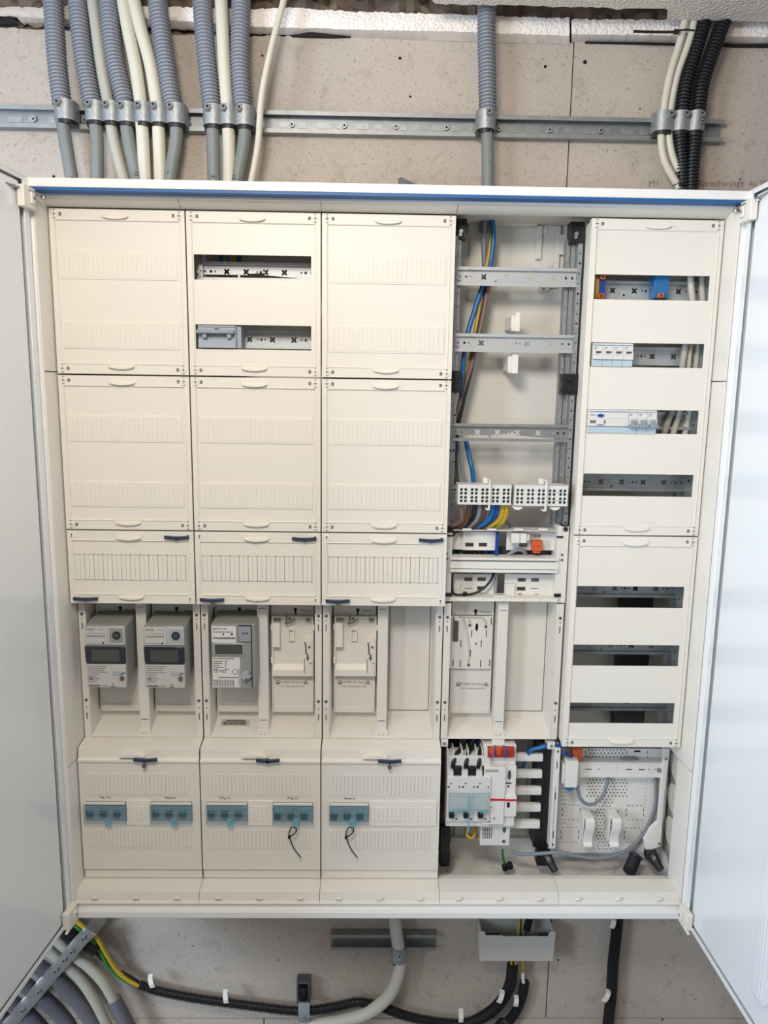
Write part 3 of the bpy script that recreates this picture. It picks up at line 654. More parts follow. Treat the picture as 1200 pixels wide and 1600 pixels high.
# moulded details on the rear liner of the open bay
li = thing('rear_moulding', 'ivory moulded plastic ribs and tabs at the rear of the open wiring bay', 'moulding', (880, WY - 12, -600))
def slab(px0, py0, px1, py1, yf, yb, name='rib', m='inner', par=None, bev=1):
    a = P(px0, py0, yf); c_ = P(px1, py1, yf); return B().box(min(a.x, c_.x), max(a.x, c_.x), yf, yb, min(a.z, c_.z), max(a.z, c_.z)).obj(name, m, par or li, bev=bev)
slab(735, 347, 752, 470, 128, 135); slab(840, 352, 846, 405, 124, 135); slab(847, 352, 872, 450, 128, 135); slab(872, 366, 888, 398, 125, 135)
slab(770, 343, 840, 353, 118, 135); slab(792, 341, 820, 346, 110, 120)
slab(716, 466, 884, 467.5, 134, 135.2, bev=0)
for x, y in ((851, 361), (859, 412)): c = P(x, y, 127); B().cyl((c.x, 126.5, c.z), (c.x, 128.2, c.z), 7, 16).obj('knockout', 'inner', li)
c = P(742, 400, 127); B().plate([(c.x + 9 * math.cos(a), c.z + 26 * math.sin(a)) for a in [6.283 * k / 20 for k in range(20)]], [[(c.x + 7.5 * math.cos(a), c.z + 24 * math.sin(a)) for a in [6.283 * k / 20 for k in range(20)]]], 126.6, 128.2).obj('knockout', 'inner', li)
for x, y in ((844, 453), (855, 452)): c = P(x, y, 125); B().cyl((c.x, 124, c.z), (c.x, 135, c.z), 4.5, 12).cyl((c.x, 123, c.z), (c.x, 124, c.z), 2, 8).obj('screw_post', 'inner', li)
for x0_, y0_, x1_, y1_ in ((798, 489, 810, 519), (793, 552, 807, 584)):
    a = P(x0_, y0_, 70); c = P(x1_, y1_, 70); t = tag(B().box(a.x, a.x + 9, 60, 135, c.z + 6, a.z - 6).box(a.x + 7, c.x, 55, 62, c.z, a.z).box(a.x + 1, c.x - 4, 58, 80, c.z + 1, c.z + 6).obj('cable_holder', 'cream2', bev=1.2), 'small white plastic cable holder ' + ('above' if y0_ < 500 else 'below') + ' the second open rail', 'holder')

# ---------------------------------------------------------------- wires in the open bay
def wire(pts, r, m, label, name='wire', cat='wire', n=10): return cable([P(*p) for p in pts], r, m, label, n=n, cat=cat, name=name, step=5)
B().plate(R(P(751, 338, 110).x, P(771, 338, 110).x, -6, 12), [], 100, 128).obj('cable_gland', 'gcable', cab)
wire([(757, 340, 100), (756, 380, 100), (757, 430, 100), (750, 480, 95), (737, 560, 90), (716, 660, 86)], 5.6, 'midgrey', 'grey sheathed wire behind the coloured wires in the open bay')
wire([(770, 340, 98), (768, 370, 96), (761, 415, 92), (754, 450, 92), (745, 505, 88), (735, 560, 90), (718, 640, 92)], 4.6, 'yellow', 'yellow-green earth wire descending behind the open rails')
wire([(768, 343, 104), (769, 372, 104), (766, 410, 103), (763, 430, 103)], 3.2, 'green', 'green stripe wire beside the yellow wire at the top of the bay')
wire([(769, 340, 94), (771, 372, 92), (766, 412, 90), (753, 450, 84), (740, 490, 82), (730, 525, 80), (724, 565, 80), (722, 600, 82), (720, 640, 86)], 5, 'bluew', 'bright blue wire curving down the left of the open bay')
wire([(764, 440, 86), (757, 480, 84), (749, 520, 82), (738, 565, 82), (722, 620, 82), (708, 668, 82), (704, 720, 84)], 4.8, 'pinkbrown', 'brown wire crossing behind the second open rail')
wire([(758, 440, 92), (752, 480, 90), (744, 520, 88), (737, 570, 84), (724, 625, 82), (715, 668, 84), (711, 710, 82), (713, 756, 60)], 5, 'black', 'black wire running down the left of the open bay')
wire([(728, 688, 86), (733, 712, 84), (738, 735, 72), (741, 760, 40)], 5, 'bluew', 'blue wire entering the top of the left terminal block')
wire([(716, 690, 88), (719, 720, 84), (728, 758, 60)], 2.6, 'midgrey', 'thin grey wire above the left terminal block')

# distribution terminal blocks
def term(x0, x1, z0, z1, label):
    t = thing('terminal_block', label, 'terminal block', ((x0 + x1) / 2, 47, z0)); hs = []; dk = B()
    gw = (x1 - x0) / 5; H = z1 - z0
    for g in range(5):
        for c_ in (0, 1):
            for r_ in range(4):
                x = x0 + gw * (g + .32 + .40 * c_); z = z1 - H * (.25, .43, .64, .82)[r_]
                hs.append(circ(x, z, 3.1, 10)); dk.cyl((x, 8, z), (x, 12, z), 3.1, 8); dk.box(x - 2.2, x + 2.2, 7, 8.2, z - .5, z + .5)
    b = B().plate(R(x0, x1, z0, z1), hs, 4, 7).box(x0, x0 + 2, 7, 46, z0, z1).box(x1 - 2, x1, 7, 46, z0, z1).box(x0 + 2, x1 - 2, 7, 46, z1 - 2, z1).box(x0 + 2, x1 - 2, 12.2, 46, z0, z0 + 2)
    for g in range(6): b.box(x0 + gw * g - .8 if g else x0, x0 + gw * g + .8, 6, 12, z1, z1 + 1.6)
    b.obj('block_housing', 'pvc', t, bev=.5)
    dk.obj('clamp_screws', 'toggle', t)['kind'] = 'stuff'
    xs_ = x0 + (x1 - x0) * .585
    B().box(xs_ - 1.8, xs_ + 1.8, -2, 3.8, z0 - 8, z1 + 10).box(xs_ - 1.8, xs_ + 1.8, -2, 36, z1 + 7, z1 + 11).box(xs_ - 9, xs_ + 1.8, 30, 36, z1, z1 + 11).box(xs_ - 6, xs_ + 1.8, -2, 20, z0 - 10, z0 - 7).obj('retaining_clip', 'dev', t, bev=1)
    return t
a = P(716, 757, 6); c = P(798, 789, 6); term(a.x, c.x, c.z, a.z, 'left white terminal block with rows of round screw holes in the open bay')
a = P(804, 758, 6); c = P(886, 791, 6); t = term(a.x, c.x, c.z, a.z, 'right white terminal block with rows of round screw holes in the open bay')
for f in (.08, .78): B().prism([(a.x + (c.x - a.x) * f + 10 * math.cos(q), c.z - 2 + 7 * math.sin(q)) for q in [math.pi + math.pi * k / 8 for k in range(9)]], 'Y', 8, 16).obj('lower_foot', 'dev', t)
loops = [((722, 787), (720, 815), (702, 820), 'pinkbrown', 'pinkish brown'), ((733, 788), (728, 815), (712, 826), 'brown', 'dark brown'), ((742, 788), (738, 812), (716, 828), 'black', 'black'),
         ((750, 788), (742, 815), (726, 824), 'midgrey', 'grey'), ((758, 788), (750, 812), (736, 824), 'brown', 'reddish brown'), ((770, 788), (760, 815), (742, 823), 'bluew', 'light blue'),
         ((777, 788), (770, 810), (756, 820), 'dblue', 'deep blue'), ((786, 788), (778, 815), (760, 822), 'yellow', 'yellow'), ((792, 788), (785, 815), (768, 823), 'yellow', 'yellow-green')]
for k, (p1, p2, p3, m, nm) in enumerate(loops):
    wire([(p1[0], p1[1] - 3, 24), (p1[0] - 1, p1[1] + 12, 26), (p2[0], p2[1], 34), (p3[0], p3[1] + 1, 52), (p3[0] - 16, p3[1] - 4, 76)], 5.2, m, f'{nm} wire looping under the left terminal block, ' + ('leftmost loop' if k == 0 else ['second', 'third', 'fourth', 'fifth', 'sixth', 'seventh', 'eighth', 'last'][k - 1] + ' loop from the left'))
wire([(787, 790, 22), (783, 808, 26), (774, 822, 36), (760, 827, 46)], 1.6, 'green', 'green stripe wire along the yellow loops under the terminal block')

# ================================================================== METER FIELDS
def holes_rail(par, x, z_list):
    b = B()
    for z, k in z_list:
        if k == 'o': b.cyl((x, 33.8, z), (x, 35.3, z), 3.2, 12)
        elif k == '.': b.cyl((x, 33.9, z), (x, 35.3, z), 1.3, 8)
        else: b.box(x - .9, x + .9, 33.9, 35.3, z - 7, z + 7)
    b.obj('rail_marks', 'mark', par)['kind'] = 'stuff'
def meter_field(col, label, left='plate', right='plate'):
    x0 = 250 * col; t = thing('meter_board', label, 'meter board', (x0 + 125, 100, -1050))
    zt, zb = -752, -1050
    inner = [(x0 + 18, zt), (x0 + 232, zt), (x0 + 232, -1036), (x0 + 18, -1036)]
    b = B().box(x0 + 1.2, x0 + 14, 35, 37, zb, zt).box(x0 + 236, x0 + 248.8, 35, 37, zb, zt)
    b.box(x0 + 1.2, x0 + 3, 37, 90, zb, zt).box(x0 + 247, x0 + 248.8, 37, 90, zb, zt)
    b.prism([(x0 + 14, 35), (x0 + 14, 37), (x0 + 17, 92), (x0 + 19, 90), (x0 + 15.5, 35)], 'Z', zb + 2, zt)
    b.prism([(x0 + 236, 35), (x0 + 236, 37), (x0 + 233, 92), (x0 + 231, 90), (x0 + 234.5, 35)], 'Z', zb + 2, zt)
    b.box(x0 + 17, x0 + 233, 90, 92, -1030, zt)
    b.prism([(92, -1031), (90, -1029), (35, -1048.5), (35, -1050)], 'X', x0 + 14, x0 + 236)
    b.obj('tray', 'inner', t, bev=.5)
    holes_rail(t, x0 + 8, [(-782, 'o'), (-791, '.'), (-807, '|'), (-968, 'o'), (-984, '.'), (-1003, '|')])
    holes_rail(t, x0 + 242, [(-782, 'o'), (-791, '.'), (-807, '|'), (-968, 'o'), (-984, '.'), (-1003, '|')])
    # centre post
    xp = x0 + (P(590, 1000, 45).x - 500)
    B().box(xp, xp + 21, 45, 90, -1050, -752).prism([(xp, 45), (xp - 3, 40), (xp + 24, 40), (xp + 21, 45)], 'Z', -1051, -1034).box(xp + 3, xp + 18, 44.4, 45.4, -1016, -1015).box(xp + 3, xp + 18, 44.4, 45.4, -770, -769).obj('centre_post', 'inner', t, bev=.5)
    B().box(xp + 3, xp + 18, 44.2, 45.2, -1015.6, -1014.4).box(xp + 3, xp + 18, 44.2, 45.2, -770, -769).box(xp + 5, xp + 6, 39.5, 40.5, -1046, -1042).box(xp + 13, xp + 14, 39.5, 40.5, -1046, -1042).obj('post_marks', 'mark', t)
    for side, kind in ((0, left), (1, right)):
        a_, b_ = (x0 + 22, xp - 4) if side == 0 else (xp + 25, x0 + 229)
        if kind == 'outline':
            p = B()
            p.box(a_ + 1, a_ + 2, 88.8, 90, -1010, zt).box(b_ - 2, b_ - 1, 88.8, 90, -1010, zt).box(a_ + 1, b_ - 1, 88.8, 90, -1011, -1010)
            p.obj('break_line', 'mark', t); continue
        p = B().box(a_, b_, 78, 90, -1010, zt).box(a_, a_ + 3, 74, 78, -1010, zt).box(b_ - 3, b_, 74, 78, -1010, zt).box(a_ + 3, b_ - 3, 74, 78, -1010, -996).box(a_ + 3, b_ - 3, 76, 78, -860 if kind == 'plate' else -996, -858 if kind == 'plate' else -990)
        p.obj('meter_plate', 'inner', t, bev=.8)
        B().cyl(((a_ + b_) / 2 + 6, 76.5, -781), ((a_ + b_) / 2 + 6, 78.2, -781), 3.6, 10).box((a_ + b_) / 2 + 4.5, (a_ + b_) / 2 + 7.5, 76.5, 78.2, -792, -780).obj('keyhole', 'black', t)
    return t
meter_field(0, 'meter board holding the two pale electronic meters, far left')
meter_field(1, 'meter board with the grey meter on its left and an empty adapter on its right')
meter_field(2, 'meter board with one empty adapter and a bare right place, under the third cover column', right='outline')
meter_field(3, 'meter board with slotted adapter plate in the open wiring bay', right='outline')
B().box(748.9, 751, 38, 60, -1048, -754).box(498.9, 501, 38, 60, -1048, -754).box(248.9, 251, 38, 60, -1048, -754).obj('field_gap', 'dark', cab)
MB = [o for o in S.objects if o.name.startswith('meter_board')]
def plabel(s_, x, y, sz, k, m='ink'):
    c = P(x, y, 78); text(s_, c.x, 77.8, c.z, sz, m, MB[k])
plabel('Wp. Tw', 203, 953, 6, 0); plabel('Reserve', 296, 954, 6, 0); plabel('Whg. 01', 391, 954, 6, 1); plabel('Whg. 02', 478, 954, 6, 1); plabel('Reserve', 574, 954, 6, 2); plabel('TF unsort.', 758, 956, 6, 3)
for k, x, y in ((1, 455, 1066), (2, 552, 1066), (3, 737, 1069)):
    plabel('43 9920 534 26mm²', x + 2, y, 6.5, k, 'ink2'); plabel('2 Nm  Drehmoment  IP2X', x + 1, y + 6.5, 5, k, 'ink2')
    a = P(x - 21, y, 78); B().plate(R(a.x - 4, a.x + 4, a.z - 4, a.z + 4), [R(a.x - 2.6, a.x + 2.6, a.z - .6, a.z + 2.8)], 77.2, 78.2).obj('printed_symbol', 'ink2', MB[k])
    a = P(x + 23, y, 78); B().plate([(a.x - 5, a.z - 4), (a.x + 5, a.z - 4), (a.x, a.z + 5)], [[(a.x - 2.6, a.z - 2.6), (a.x + 2.6, a.z - 2.6), (a.x, a.z + 2)]], 77.2, 78.2).obj('printed_symbol', 'ink2', MB[k])
# inventory sticker below the grey meter
a = P(346, 1128, 78); c = P(390, 1128, 74); b = B(); x = a.x + 5
def onslope(x0, x1, f0, f1, h): return B().prism([(82 - 18 * f0, -1031.6 - 6.4 * f0 + h), (82 - 18 * f1, -1031.6 - 6.4 * f1 + h), (82 - 18 * f1, -1031.6 - 6.4 * f1 + h + .5), (82 - 18 * f0, -1031.6 - 6.4 * f0 + h + .5)], 'X', x0, x1)
s_ = tag(onslope(a.x, c.x, 0, 1, 0).obj('barcode_sticker', 'graybox'), 'small silver barcode sticker on the meter board below the grey meter', 'sticker')
while x < c.x - 6:
    wd = random.choice((.9, 1.3, 1.9)); q = onslope(x, x + wd, .35, .85, .4); n_ = len(b.v); b.v += q.v; b.f += [tuple(v_ + n_ for v_ in f_) for f_ in q.f]; x += wd + 1
b.obj('bars', 'ink', s_)['kind'] = 'stuff'
onslope(a.x + 10, c.x - 10, .12, .25, .4).obj('number_line', 'ink', s_)

# empty adapters
def adapter(xa, xb, ya, yb_, label):
    a = P(xa, ya, 62); c = P(xb, yb_, 62); x0, x1, z0, z1 = a.x, c.x, c.z, a.z; W_, H = x1 - x0, z1 - z0
    t = thing('meter_adapter', label, 'adapter', ((x0 + x1) / 2, 78, z0))
    B().box(x0, x1, 72, 77.5, z0, z1).plate(R(x0, x1, z0, z1), [R(x0 + 3, x1 - 3, z0 + 14, z1 - 3)], 62, 72).obj('adapter_base', 'cream', t, bev=.8)
    B().prism([(62, z0 + 14), (62, z0 + 13), (72, z0 + 22), (72, z0 + 24)], 'X', x0 + 3, x1 - 16).obj('sloped_ledge', 'cream2', t)
    B().box(x0 - 2, x0 + .5, 60, 76, z1 - 30, z1 - 18).box(x1 - .5, x1 + 2, 60, 76, z1 - 30, z1 - 18).box(x0 - 2, x0 + .5, 60, 76, z0 + 30, z0 + 42).obj('snap_lug', 'cream2', t, bev=.6)
    B().box(x0 + 3, x0 + W_ * .2, 57, 72, z1 - H * .5, z1 - H * .1).plate(R(x0 + 5, x0 + W_ * .19, z1 - H * .36, z1 - H * .18), [R(x0 + 5.7, x0 + W_ * .19 - .7, z1 - H * .36 + .7, z1 - H * .18 - .7)], 56.3, 57.2).obj('side_block', 'cream2', t, bev=.5)
    B().plate(R(x0 + W_ * .38, x0 + W_ * .54, z1 - H * .42, z1 - H * .22), [R(x0 + W_ * .41, x0 + W_ * .51, z1 - H * .40, z1 - H * .24)], 66, 72).obj('square_socket', 'cream2', t, bev=.4)
    B().box(x0 + W_ * .77, x0 + W_ * .97, 60, 72, z0 + 1, z1 - H * .38).obj('latch_block', 'cream', t, bev=.6)
    b = B().cyl((x0 + W_ * .44, 57, z1 - H * .035), (x0 + W_ * .44, 63, z1 - H * .035), 3, 8)
    b.tube([(x0 + W_ * .36, 60, z1 + 3), (x0 + W_ * .37, 60, z1 - H * .05), (x0 + W_ * .33, 60, z1 - H * .12), (x0 + W_ * .45, 60, z1 - H * .09), (x0 + W_ * .56, 60, z1 - H * .04)], 1.5, 6, step=2)
    b.tube([(x0 + W_ * .80, 58.6, z1 - H * .42), (x0 + W_ * .82, 58.6, z1 - H * .52), (x0 + W_ * .82, 58.6, z1 - H * .60), (x0 + W_ * .87, 58.6, z1 - H * .64), (x0 + W_ * .86, 58.6, z1 - H * .72)], 1.3, 6, step=2)
    b.cyl((x0 + W_ * .86, 58, z1 - H * .68), (x0 + W_ * .86, 60, z1 - H * .68), 3, 8).cyl((x0 + W_ * .93, 58, z1 - H * .77), (x0 + W_ * .93, 60, z1 - H * .77), 1.5, 8).cyl((x0 + W_ * .9, 58, z1 - H * .5), (x0 + W_ * .9, 60, z1 - H * .5), 2.4, 8)
    b.box(x0 + W_ * .775, x0 + W_ * .79, 59.4, 60.1, z0 + 8, z1 - H * .7).obj('contact_slots', 'mark', t)['kind'] = 'stuff'
    B().box(x0 - 1, x0 + .2, 63, 74, z1 - 14, z1 - 2).box(x1 - .2, x1 + 1, 63, 74, z1 - 16, z1 - 4).box(x0 - 1, x0 + .2, 63, 74, z0 + 18, z0 + 30).box(x1 - .2, x1 + 1, 63, 74, z0 + 10, z0 + 30).obj('side_slots', 'dark', t)
    B().box(x0 + W_ * .05, x0 + W_ * .22, 61.4, 62.2, z1 - 8, z1 - 3).box(x0 + W_ * .82, x0 + W_ * .92, 61.4, 62.2, z1 - 10, z1 - 3).obj('top_recess', 'ink2', t)
adapter(424, 490, 963, 1057, 'empty white meter adapter to the right of the grey meter')
adapter(522.5, 587.5, 963, 1057, 'empty white meter adapter on the third meter board')
a = P(704, 962, 70); c = P(767, 1045, 70); t = thing('adapter_plate', 'slotted white adapter plate with green connector strip in the open bay', 'adapter', ((a.x + c.x) / 2, 77, c.z))
sl = []
for x, y in ((709, 968), (768, 971), (708, 1036), (765, 1036), (737, 990), (760, 990), (720, 1006), (752, 1006), (735, 1021), (719, 1037), (751, 1037)):
    q = P(x, y, 70); x_ = min(max(q.x, a.x + 3), c.x - 3); sl.append(R(x_ - 1, x_ + 1, max(q.z - 8, c.z + 1.5), min(q.z + 8, a.z - 2)))
q = P(745, 980, 70); sl.append([(q.x + (3.2 if math.cos(k) > 0 else -3.2) * abs(math.cos(k)) , q.z + 9 * math.sin(k)) for k in [6.283 * j / 12 for j in range(12)]])
q = P(744, 1006, 70); sl.append(R(q.x - 1.4, q.x + 1.4, q.z - 2.5, q.z + 2.5))
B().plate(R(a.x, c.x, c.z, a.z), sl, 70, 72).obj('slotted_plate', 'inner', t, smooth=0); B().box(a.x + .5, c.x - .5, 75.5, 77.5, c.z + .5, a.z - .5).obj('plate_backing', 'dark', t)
q = P(712, 986, 68); B().box(q.x - 5, q.x + 5, 66, 70, q.z - 22, q.z + 22).obj('connector_strip', mat('dark_green_pcb', (58, 78, 66), .5), t)
bb = B()
for k in range(8): bb.box(q.x - 3, q.x + 3, 65.4, 66.1, q.z - 19 + k * 5.2, q.z - 16 + k * 5.2)
bb.obj('connector_pins', 'mark', t)
for pts in ([(724, 964), (730, 990), (733, 1020), (731, 1040)], [(716, 963), (735, 964), (752, 965), (758, 970), (759, 978)], [(730, 964), (734, 970), (734, 977)]):
    B().tube([P(x, y, 68.5) for x, y in pts], 1.5, 6, step=3).obj('printed_wire_guide', 'graybox', t)
for x, y in ((734, 977), (759, 979), (732, 1039)): q = P(x, y, 68); B().box(q.x - 2.4, q.x + 2.4, 66.8, 70, q.z - 2.4, q.z + 2.4).obj('wire_terminal', 'toggle', t)

# ---------------------------------------------------------------- electricity meters
def hull(par, name, m, x0, x1, z0, z1, yf, bx0, bx1, bz0, bz1, yb, ch=4):
    b = B()
    ring = lambda a_, b_, c_, d_, y, k: [(a_ + k, y, c_), (b_ - k, y, c_), (b_, y, c_ + k), (b_, y, d_ - k), (b_ - k, y, d_), (a_ + k, y, d_), (a_, y, d_ - k), (a_, y, c_ + k)]
    r1 = ring(x0 + 1.5, x1 - 1.5, z0 + 1.5, z1 - 1.5, yf, ch); r2 = ring(x0, x1, z0, z1, yf + 2.5, ch); r3 = ring(bx0, bx1, bz0, bz1, yb, ch)
    b.v = r1 + r2 + r3
    for q in (0, 8):
        for k in range(8): b.f.append((q + k, q + (k + 1) % 8, q + 8 + (k + 1) % 8, q + 8 + k))
    b.f += [tuple(range(7, -1, -1)), tuple(range(16, 24))]
    return b.obj(name, m, par, smooth=0)
def pale_meter(pxl, label, knob):
    dx = 0 if pxl == 0 else P(pxl, 1020, -2).x - P(131, 1020, -2).x
    a = P(131, 977, -2); c = P(200, 1075, -2); x0, x1, z1, z0 = a.x + dx, c.x + dx, a.z, c.z
    t = thing('electricity_meter', label, 'meter', ((x0 + x1) / 2, 72, z0)); W_, H = x1 - x0, z1 - z0
    hull(t, 'meter_housing', 'mgrey', x0, x1, z0, z1, -2, x0 + 2, x1 + 2, z0 + 25, z1 + 8, 72, 3)
    B().box(x0 + 2, x0 + W_ * .57, -4.5, -1.9, z1 - H * .30, z1 - 2).obj('upper_label', 'mface', t, bev=.6)
    B().box(x0 + W_ * .57 + .5, x1 - 1.5, -4.8, -1.9, z1 - H * .30, z1 - 1).obj('port_panel', 'mface', t, bev=.8)
    B().box(x0 + W_ * .62, x1 - 4, -6, -4.7, z1 - H * .26, z1 - 4).obj('port_inset', 'isol' if knob else 'mgrey', t, bev=1.2)
    k = B().cyl((x0 + W_ * .80, -9, z1 - H * .14), (x0 + W_ * .80, -5.9, z1 - H * .14), 8.4, 9).obj('rotary_knob', 'smoke', t); B().cyl((x0 + W_ * .80, -9.6, z1 - H * .14), (x0 + W_ * .80, -8.9, z1 - H * .14), 4.4, 10).obj('knob_grip', 'toggle', k)
    B().plate([(x0, z1 - H * .33), (x1 - .5, z1 - H * .33), (x1 - .5, z0 + H * .43), (x1 - 4, z0 + H * .40), (x0 + 4, z0 + H * .40), (x0 + 1, z0 + H * .43)], [], -5, -1.8).obj('display_window', 'smoke', t, bev=.6)
    B().box(x0 + W_ * .16, x0 + W_ * .84, -5.6, -4.9, z0 + H * .435, z1 - H * .375).obj('lcd', 'lcd', t)
    B().box(x0 + 2, x1 - 2, -4.5, -1.9, z0 + 2, z0 + H * .385).obj('lower_cover', 'mface', t, bev=.8)
    b = B(); yf = -4.8
    for k_ in range(9): z = z0 + H * .36 - k_ * 4.1; b.box(x0 + 5, x0 + W_ * (.34 if k_ > 3 else .52) - (k_ % 3) * 3, yf, -4.4, z - 1, z)
    b.box(x0 + 5, x0 + W_ * .33, yf, -4.4, z0 + 4, z0 + 7.5).box(x0 + W_ * .38, x0 + W_ * .5, yf, -4.4, z0 + 5, z0 + 6.5)
    x = x0 + 6
    while x < x0 + W_ * .5: wd = random.choice((.7, 1.1, 1.7)); b.box(x, x + wd, yf, -4.4, z1 - H * .18, z1 - H * .15); x += wd + .9
    b.box(x0 + 5, x0 + 22, yf, -4.4, z1 - 8.5, z1 - 6.5).box(x0 + 28, x0 + W_ * .52, yf, -4.4, z1 - 8, z1 - 7).box(x0 + 6, x0 + W_ * .52, yf, -4.4, z1 - H * .12, z1 - H * .115).box(x0 + 5, x0 + 34, yf, -4.4, z1 - H * .275, z1 - H * .27)
    b.obj('printed_lines', 'ink2', t)['kind'] = 'stuff'
    text('CE', x0 + 9, -4.7, z0 + 21, 7, 'ink', t); B().cyl((x0 + W_ * .46, -5, z1 - H * .27), (x0 + W_ * .46, -4.4, z1 - H * .27), 2, 10).obj('led', 'black', t)
    z = z0 + H * .25; B().plate([(x0 + W_ * .77 + 11.5 * math.cos(q), z + 5 * math.sin(q)) for q in [6.283 * k_ / 16 for k_ in range(16)]], [], -5.6, -4.4).obj('finger_recess', 'isol', t, bev=.4)
    s = B().cyl((x0 + W_ * .88, -8, z0 + H * .17), (x0 + W_ * .88, -4.4, z0 + H * .17), 4.6, 12).tube([(x0 + W_ * .86, -6, z0 + H * .22), (x0 + W_ * .92, -8, z0 + H * .27), (x0 + W_ * .95, -5, z0 + H * .24)], .7, 5, step=2).obj('seal', 'mark', t)
    q = (x0 + W_ * .65, z0 + 6); B().plate([(q[0] - 4.5, q[1] - 3.5), (q[0] + 4.5, q[1] - 3.5), (q[0], q[1] + 5)], [[(q[0] - 3, q[1] - 2.6), (q[0] + 3, q[1] - 2.6), (q[0], q[1] + 3.2)]], -4.8, -4.4).obj('warning_triangle', 'ink', t)
pale_meter(0, 'leftmost pale electricity meter with smoked display window', 0)
pale_meter(223, 'second pale electricity meter with darker blue-grey knob panel', 1)
a = P(329, 975, 6); c = P(397, 1076, 6); x0, x1, z0, z1 = a.x, c.x, c.z, a.z; W_, H = x1 - x0, z1 - z0
t = thing('electricity_meter', 'mid-grey electricity meter with white barcode labels and small dark display', 'meter', ((x0 + x1) / 2, 72, z0))
hull(t, 'meter_housing', 'mgrey', x0, x1 + 4, z0, z1, 6, x0 + 2, x1 + 8, z0 + 26, z1 + 8, 72, 3)
B().box(x0 + 2, x0 + W_ * .60, 4, 6.2, z1 - H * .28, z1 - H * .03).obj('upper_label', 'mlabel', t)
B().box(x0 + 2, x0 + W_ * .68, 4, 6.2, z0 + 3, z0 + H * .49).obj('lower_label', 'mlabel', t)
B().box(x0 + 5, x0 + W_ * .78, 3, 6.2, z1 - H * .475, z1 - H * .285).obj('display_frame', 'isol', t, bev=.8); B().box(x0 + 8, x0 + W_ * .75, 2.4, 3.2, z1 - H * .455, z1 - H * .305).obj('lcd', 'lcd', t)
B().box(x0 + W_ * .66, x1 - 4, 2, 6.2, z1 - H * .26, z1 - 3).obj('port_panel', 'iso', t, bev=1.2)
B().cyl((x0 + W_ * .78, 1.4, z1 - H * .13), (x0 + W_ * .78, 2.2, z1 - H * .13), 2, 10).cyl((x0 + W_ * .86, 1.4, z1 - H * .13), (x0 + W_ * .86, 2.2, z1 - H * .13), 2, 10).box(x0 + W_ * .66, x1 - 4, 1.9, 6.2, z1 - 3, z1 - 1.5).box(x1 - 4, x1 - 2.8, 1.9, 6.3, z0 + 4, z1 - 3).obj('port_holes', 'black', t)
c_ = (x0 + W_ * .82, z0 + H * .20); B().cyl((c_[0], 3.5, c_[1]), (c_[0], 6.2, c_[1]), 11, 18).obj('finger_recess', 'isol', t, bev=.6)
B().tube([(c_[0] + 6, 3, c_[1] + 6), (c_[0] + 12, 0, c_[1] + 9), (c_[0] + 10, 1, c_[1] - 2), (c_[0] + 2, 1, c_[1] - 8)], 1, 6, step=2).cyl((c_[0], 0, c_[1] - 8), (c_[0], 3.5, c_[1] - 8), 3.4, 10).obj('seal', 'mark', t)
b = B(); x = x0 + 5
while x < x0 + W_ * .57: wd = random.choice((.7, 1.1, 1.7)); b.box(x, x + wd, 3.6, 4.1, z1 - H * .225, z1 - H * .195); x += wd + .8
for k in range(5): z = z1 - H * .565 - k * 4.2; b.box(x0 + 4, x0 + (24, 22, 16, 24, 14)[k], 3.6, 4.1, z - 1.3, z).box(x0 + 27, x0 + (33, 31, 30, 29, 34)[k], 3.6, 4.1, z - 1.3, z)
for r_ in range(5):
    for k in range(8): b.box(x0 + 4 + k * 5.4, x0 + 7.6 + k * 5.4, 3.6, 4.1, z0 + 6 + r_ * 3, z0 + 7.3 + r_ * 3)
b.box(x0 + 14, x0 + W_ * .62, 3.6, 4.1, z0 + 24, z0 + 25).box(x0 + W_ * .645, x0 + W_ * .655, 3.6, 4.1, z0 + 6, z0 + 44)
b.obj('printed_lines', 'ink', t)['kind'] = 'stuff'
text('Eigentum des', x0 + 4, 3.8, z1 - H * .065, 5.4, 'ink', t, 'LEFT'); text('Messstellenbetreibers', x0 + 4, 3.8, z1 - H * .115, 4.6, 'ink', t, 'LEFT'); text('Zweirichtungszähler', x0 + 4, 3.8, z1 - H * .525, 5.4, 'ink', t, 'LEFT'); text('CE M22', x0 + 4, 3.8, z0 + H * .275, 8, 'ink', t, 'LEFT')
B().plate(circ(x0 + W_ * .56, z0 + H * .27, 5.6, 18), [circ(x0 + W_ * .56, z0 + H * .27, 4.8, 18)], 3.6, 4.1).cyl((x0 + W_ * .3, 3.5, z1 - H * .15), (x0 + W_ * .3, 4.1, z1 - H * .15), 1.8, 10).cyl((x0 + W_ * .5, 3.5, z1 - H * .15), (x0 + W_ * .5, 4.1, z1 - H * .15), 2.2, 10).obj('round_mark', 'ink', t)
# ================================================================== DEVICES IN THE SLOTS
def P2(xa, ya, xb, yb_, Y): a = P(xa, ya, Y); c = P(xb, yb_, Y); return a.x, c.x, c.z, a.z
x0, x1, z0, z1 = P2(309, 508, 368, 544, -4)
t = thing('isolator_switch', 'wide grey two-lever switch in the lower slot of the top cover', 'switch', ((x0 + x1) / 2, 50, z0))
B().box(x0, x1 + 1, 1, 48, z0, z1).box(x0, x1, -4, 1.2, z0, z0 + 16).box(x0, x1, -4, 1.2, z1 - 13, z1).box(x1 + 1, x1 + 9, 8, 48, z0, z1).obj('switch_body', 'isol', t, bev=.6)
g = B().box(x0 - 1, x1 - 1, -15, -3, z0 + 26, z0 + 33).box(x0 + 9, x0 + 17, -11, 1, z0 + 17, z0 + 28).box(x0 + 55, x0 + 63, -11, 1, z0 + 17, z0 + 28).obj('lever_bar', 'iso', t, bev=1.2)
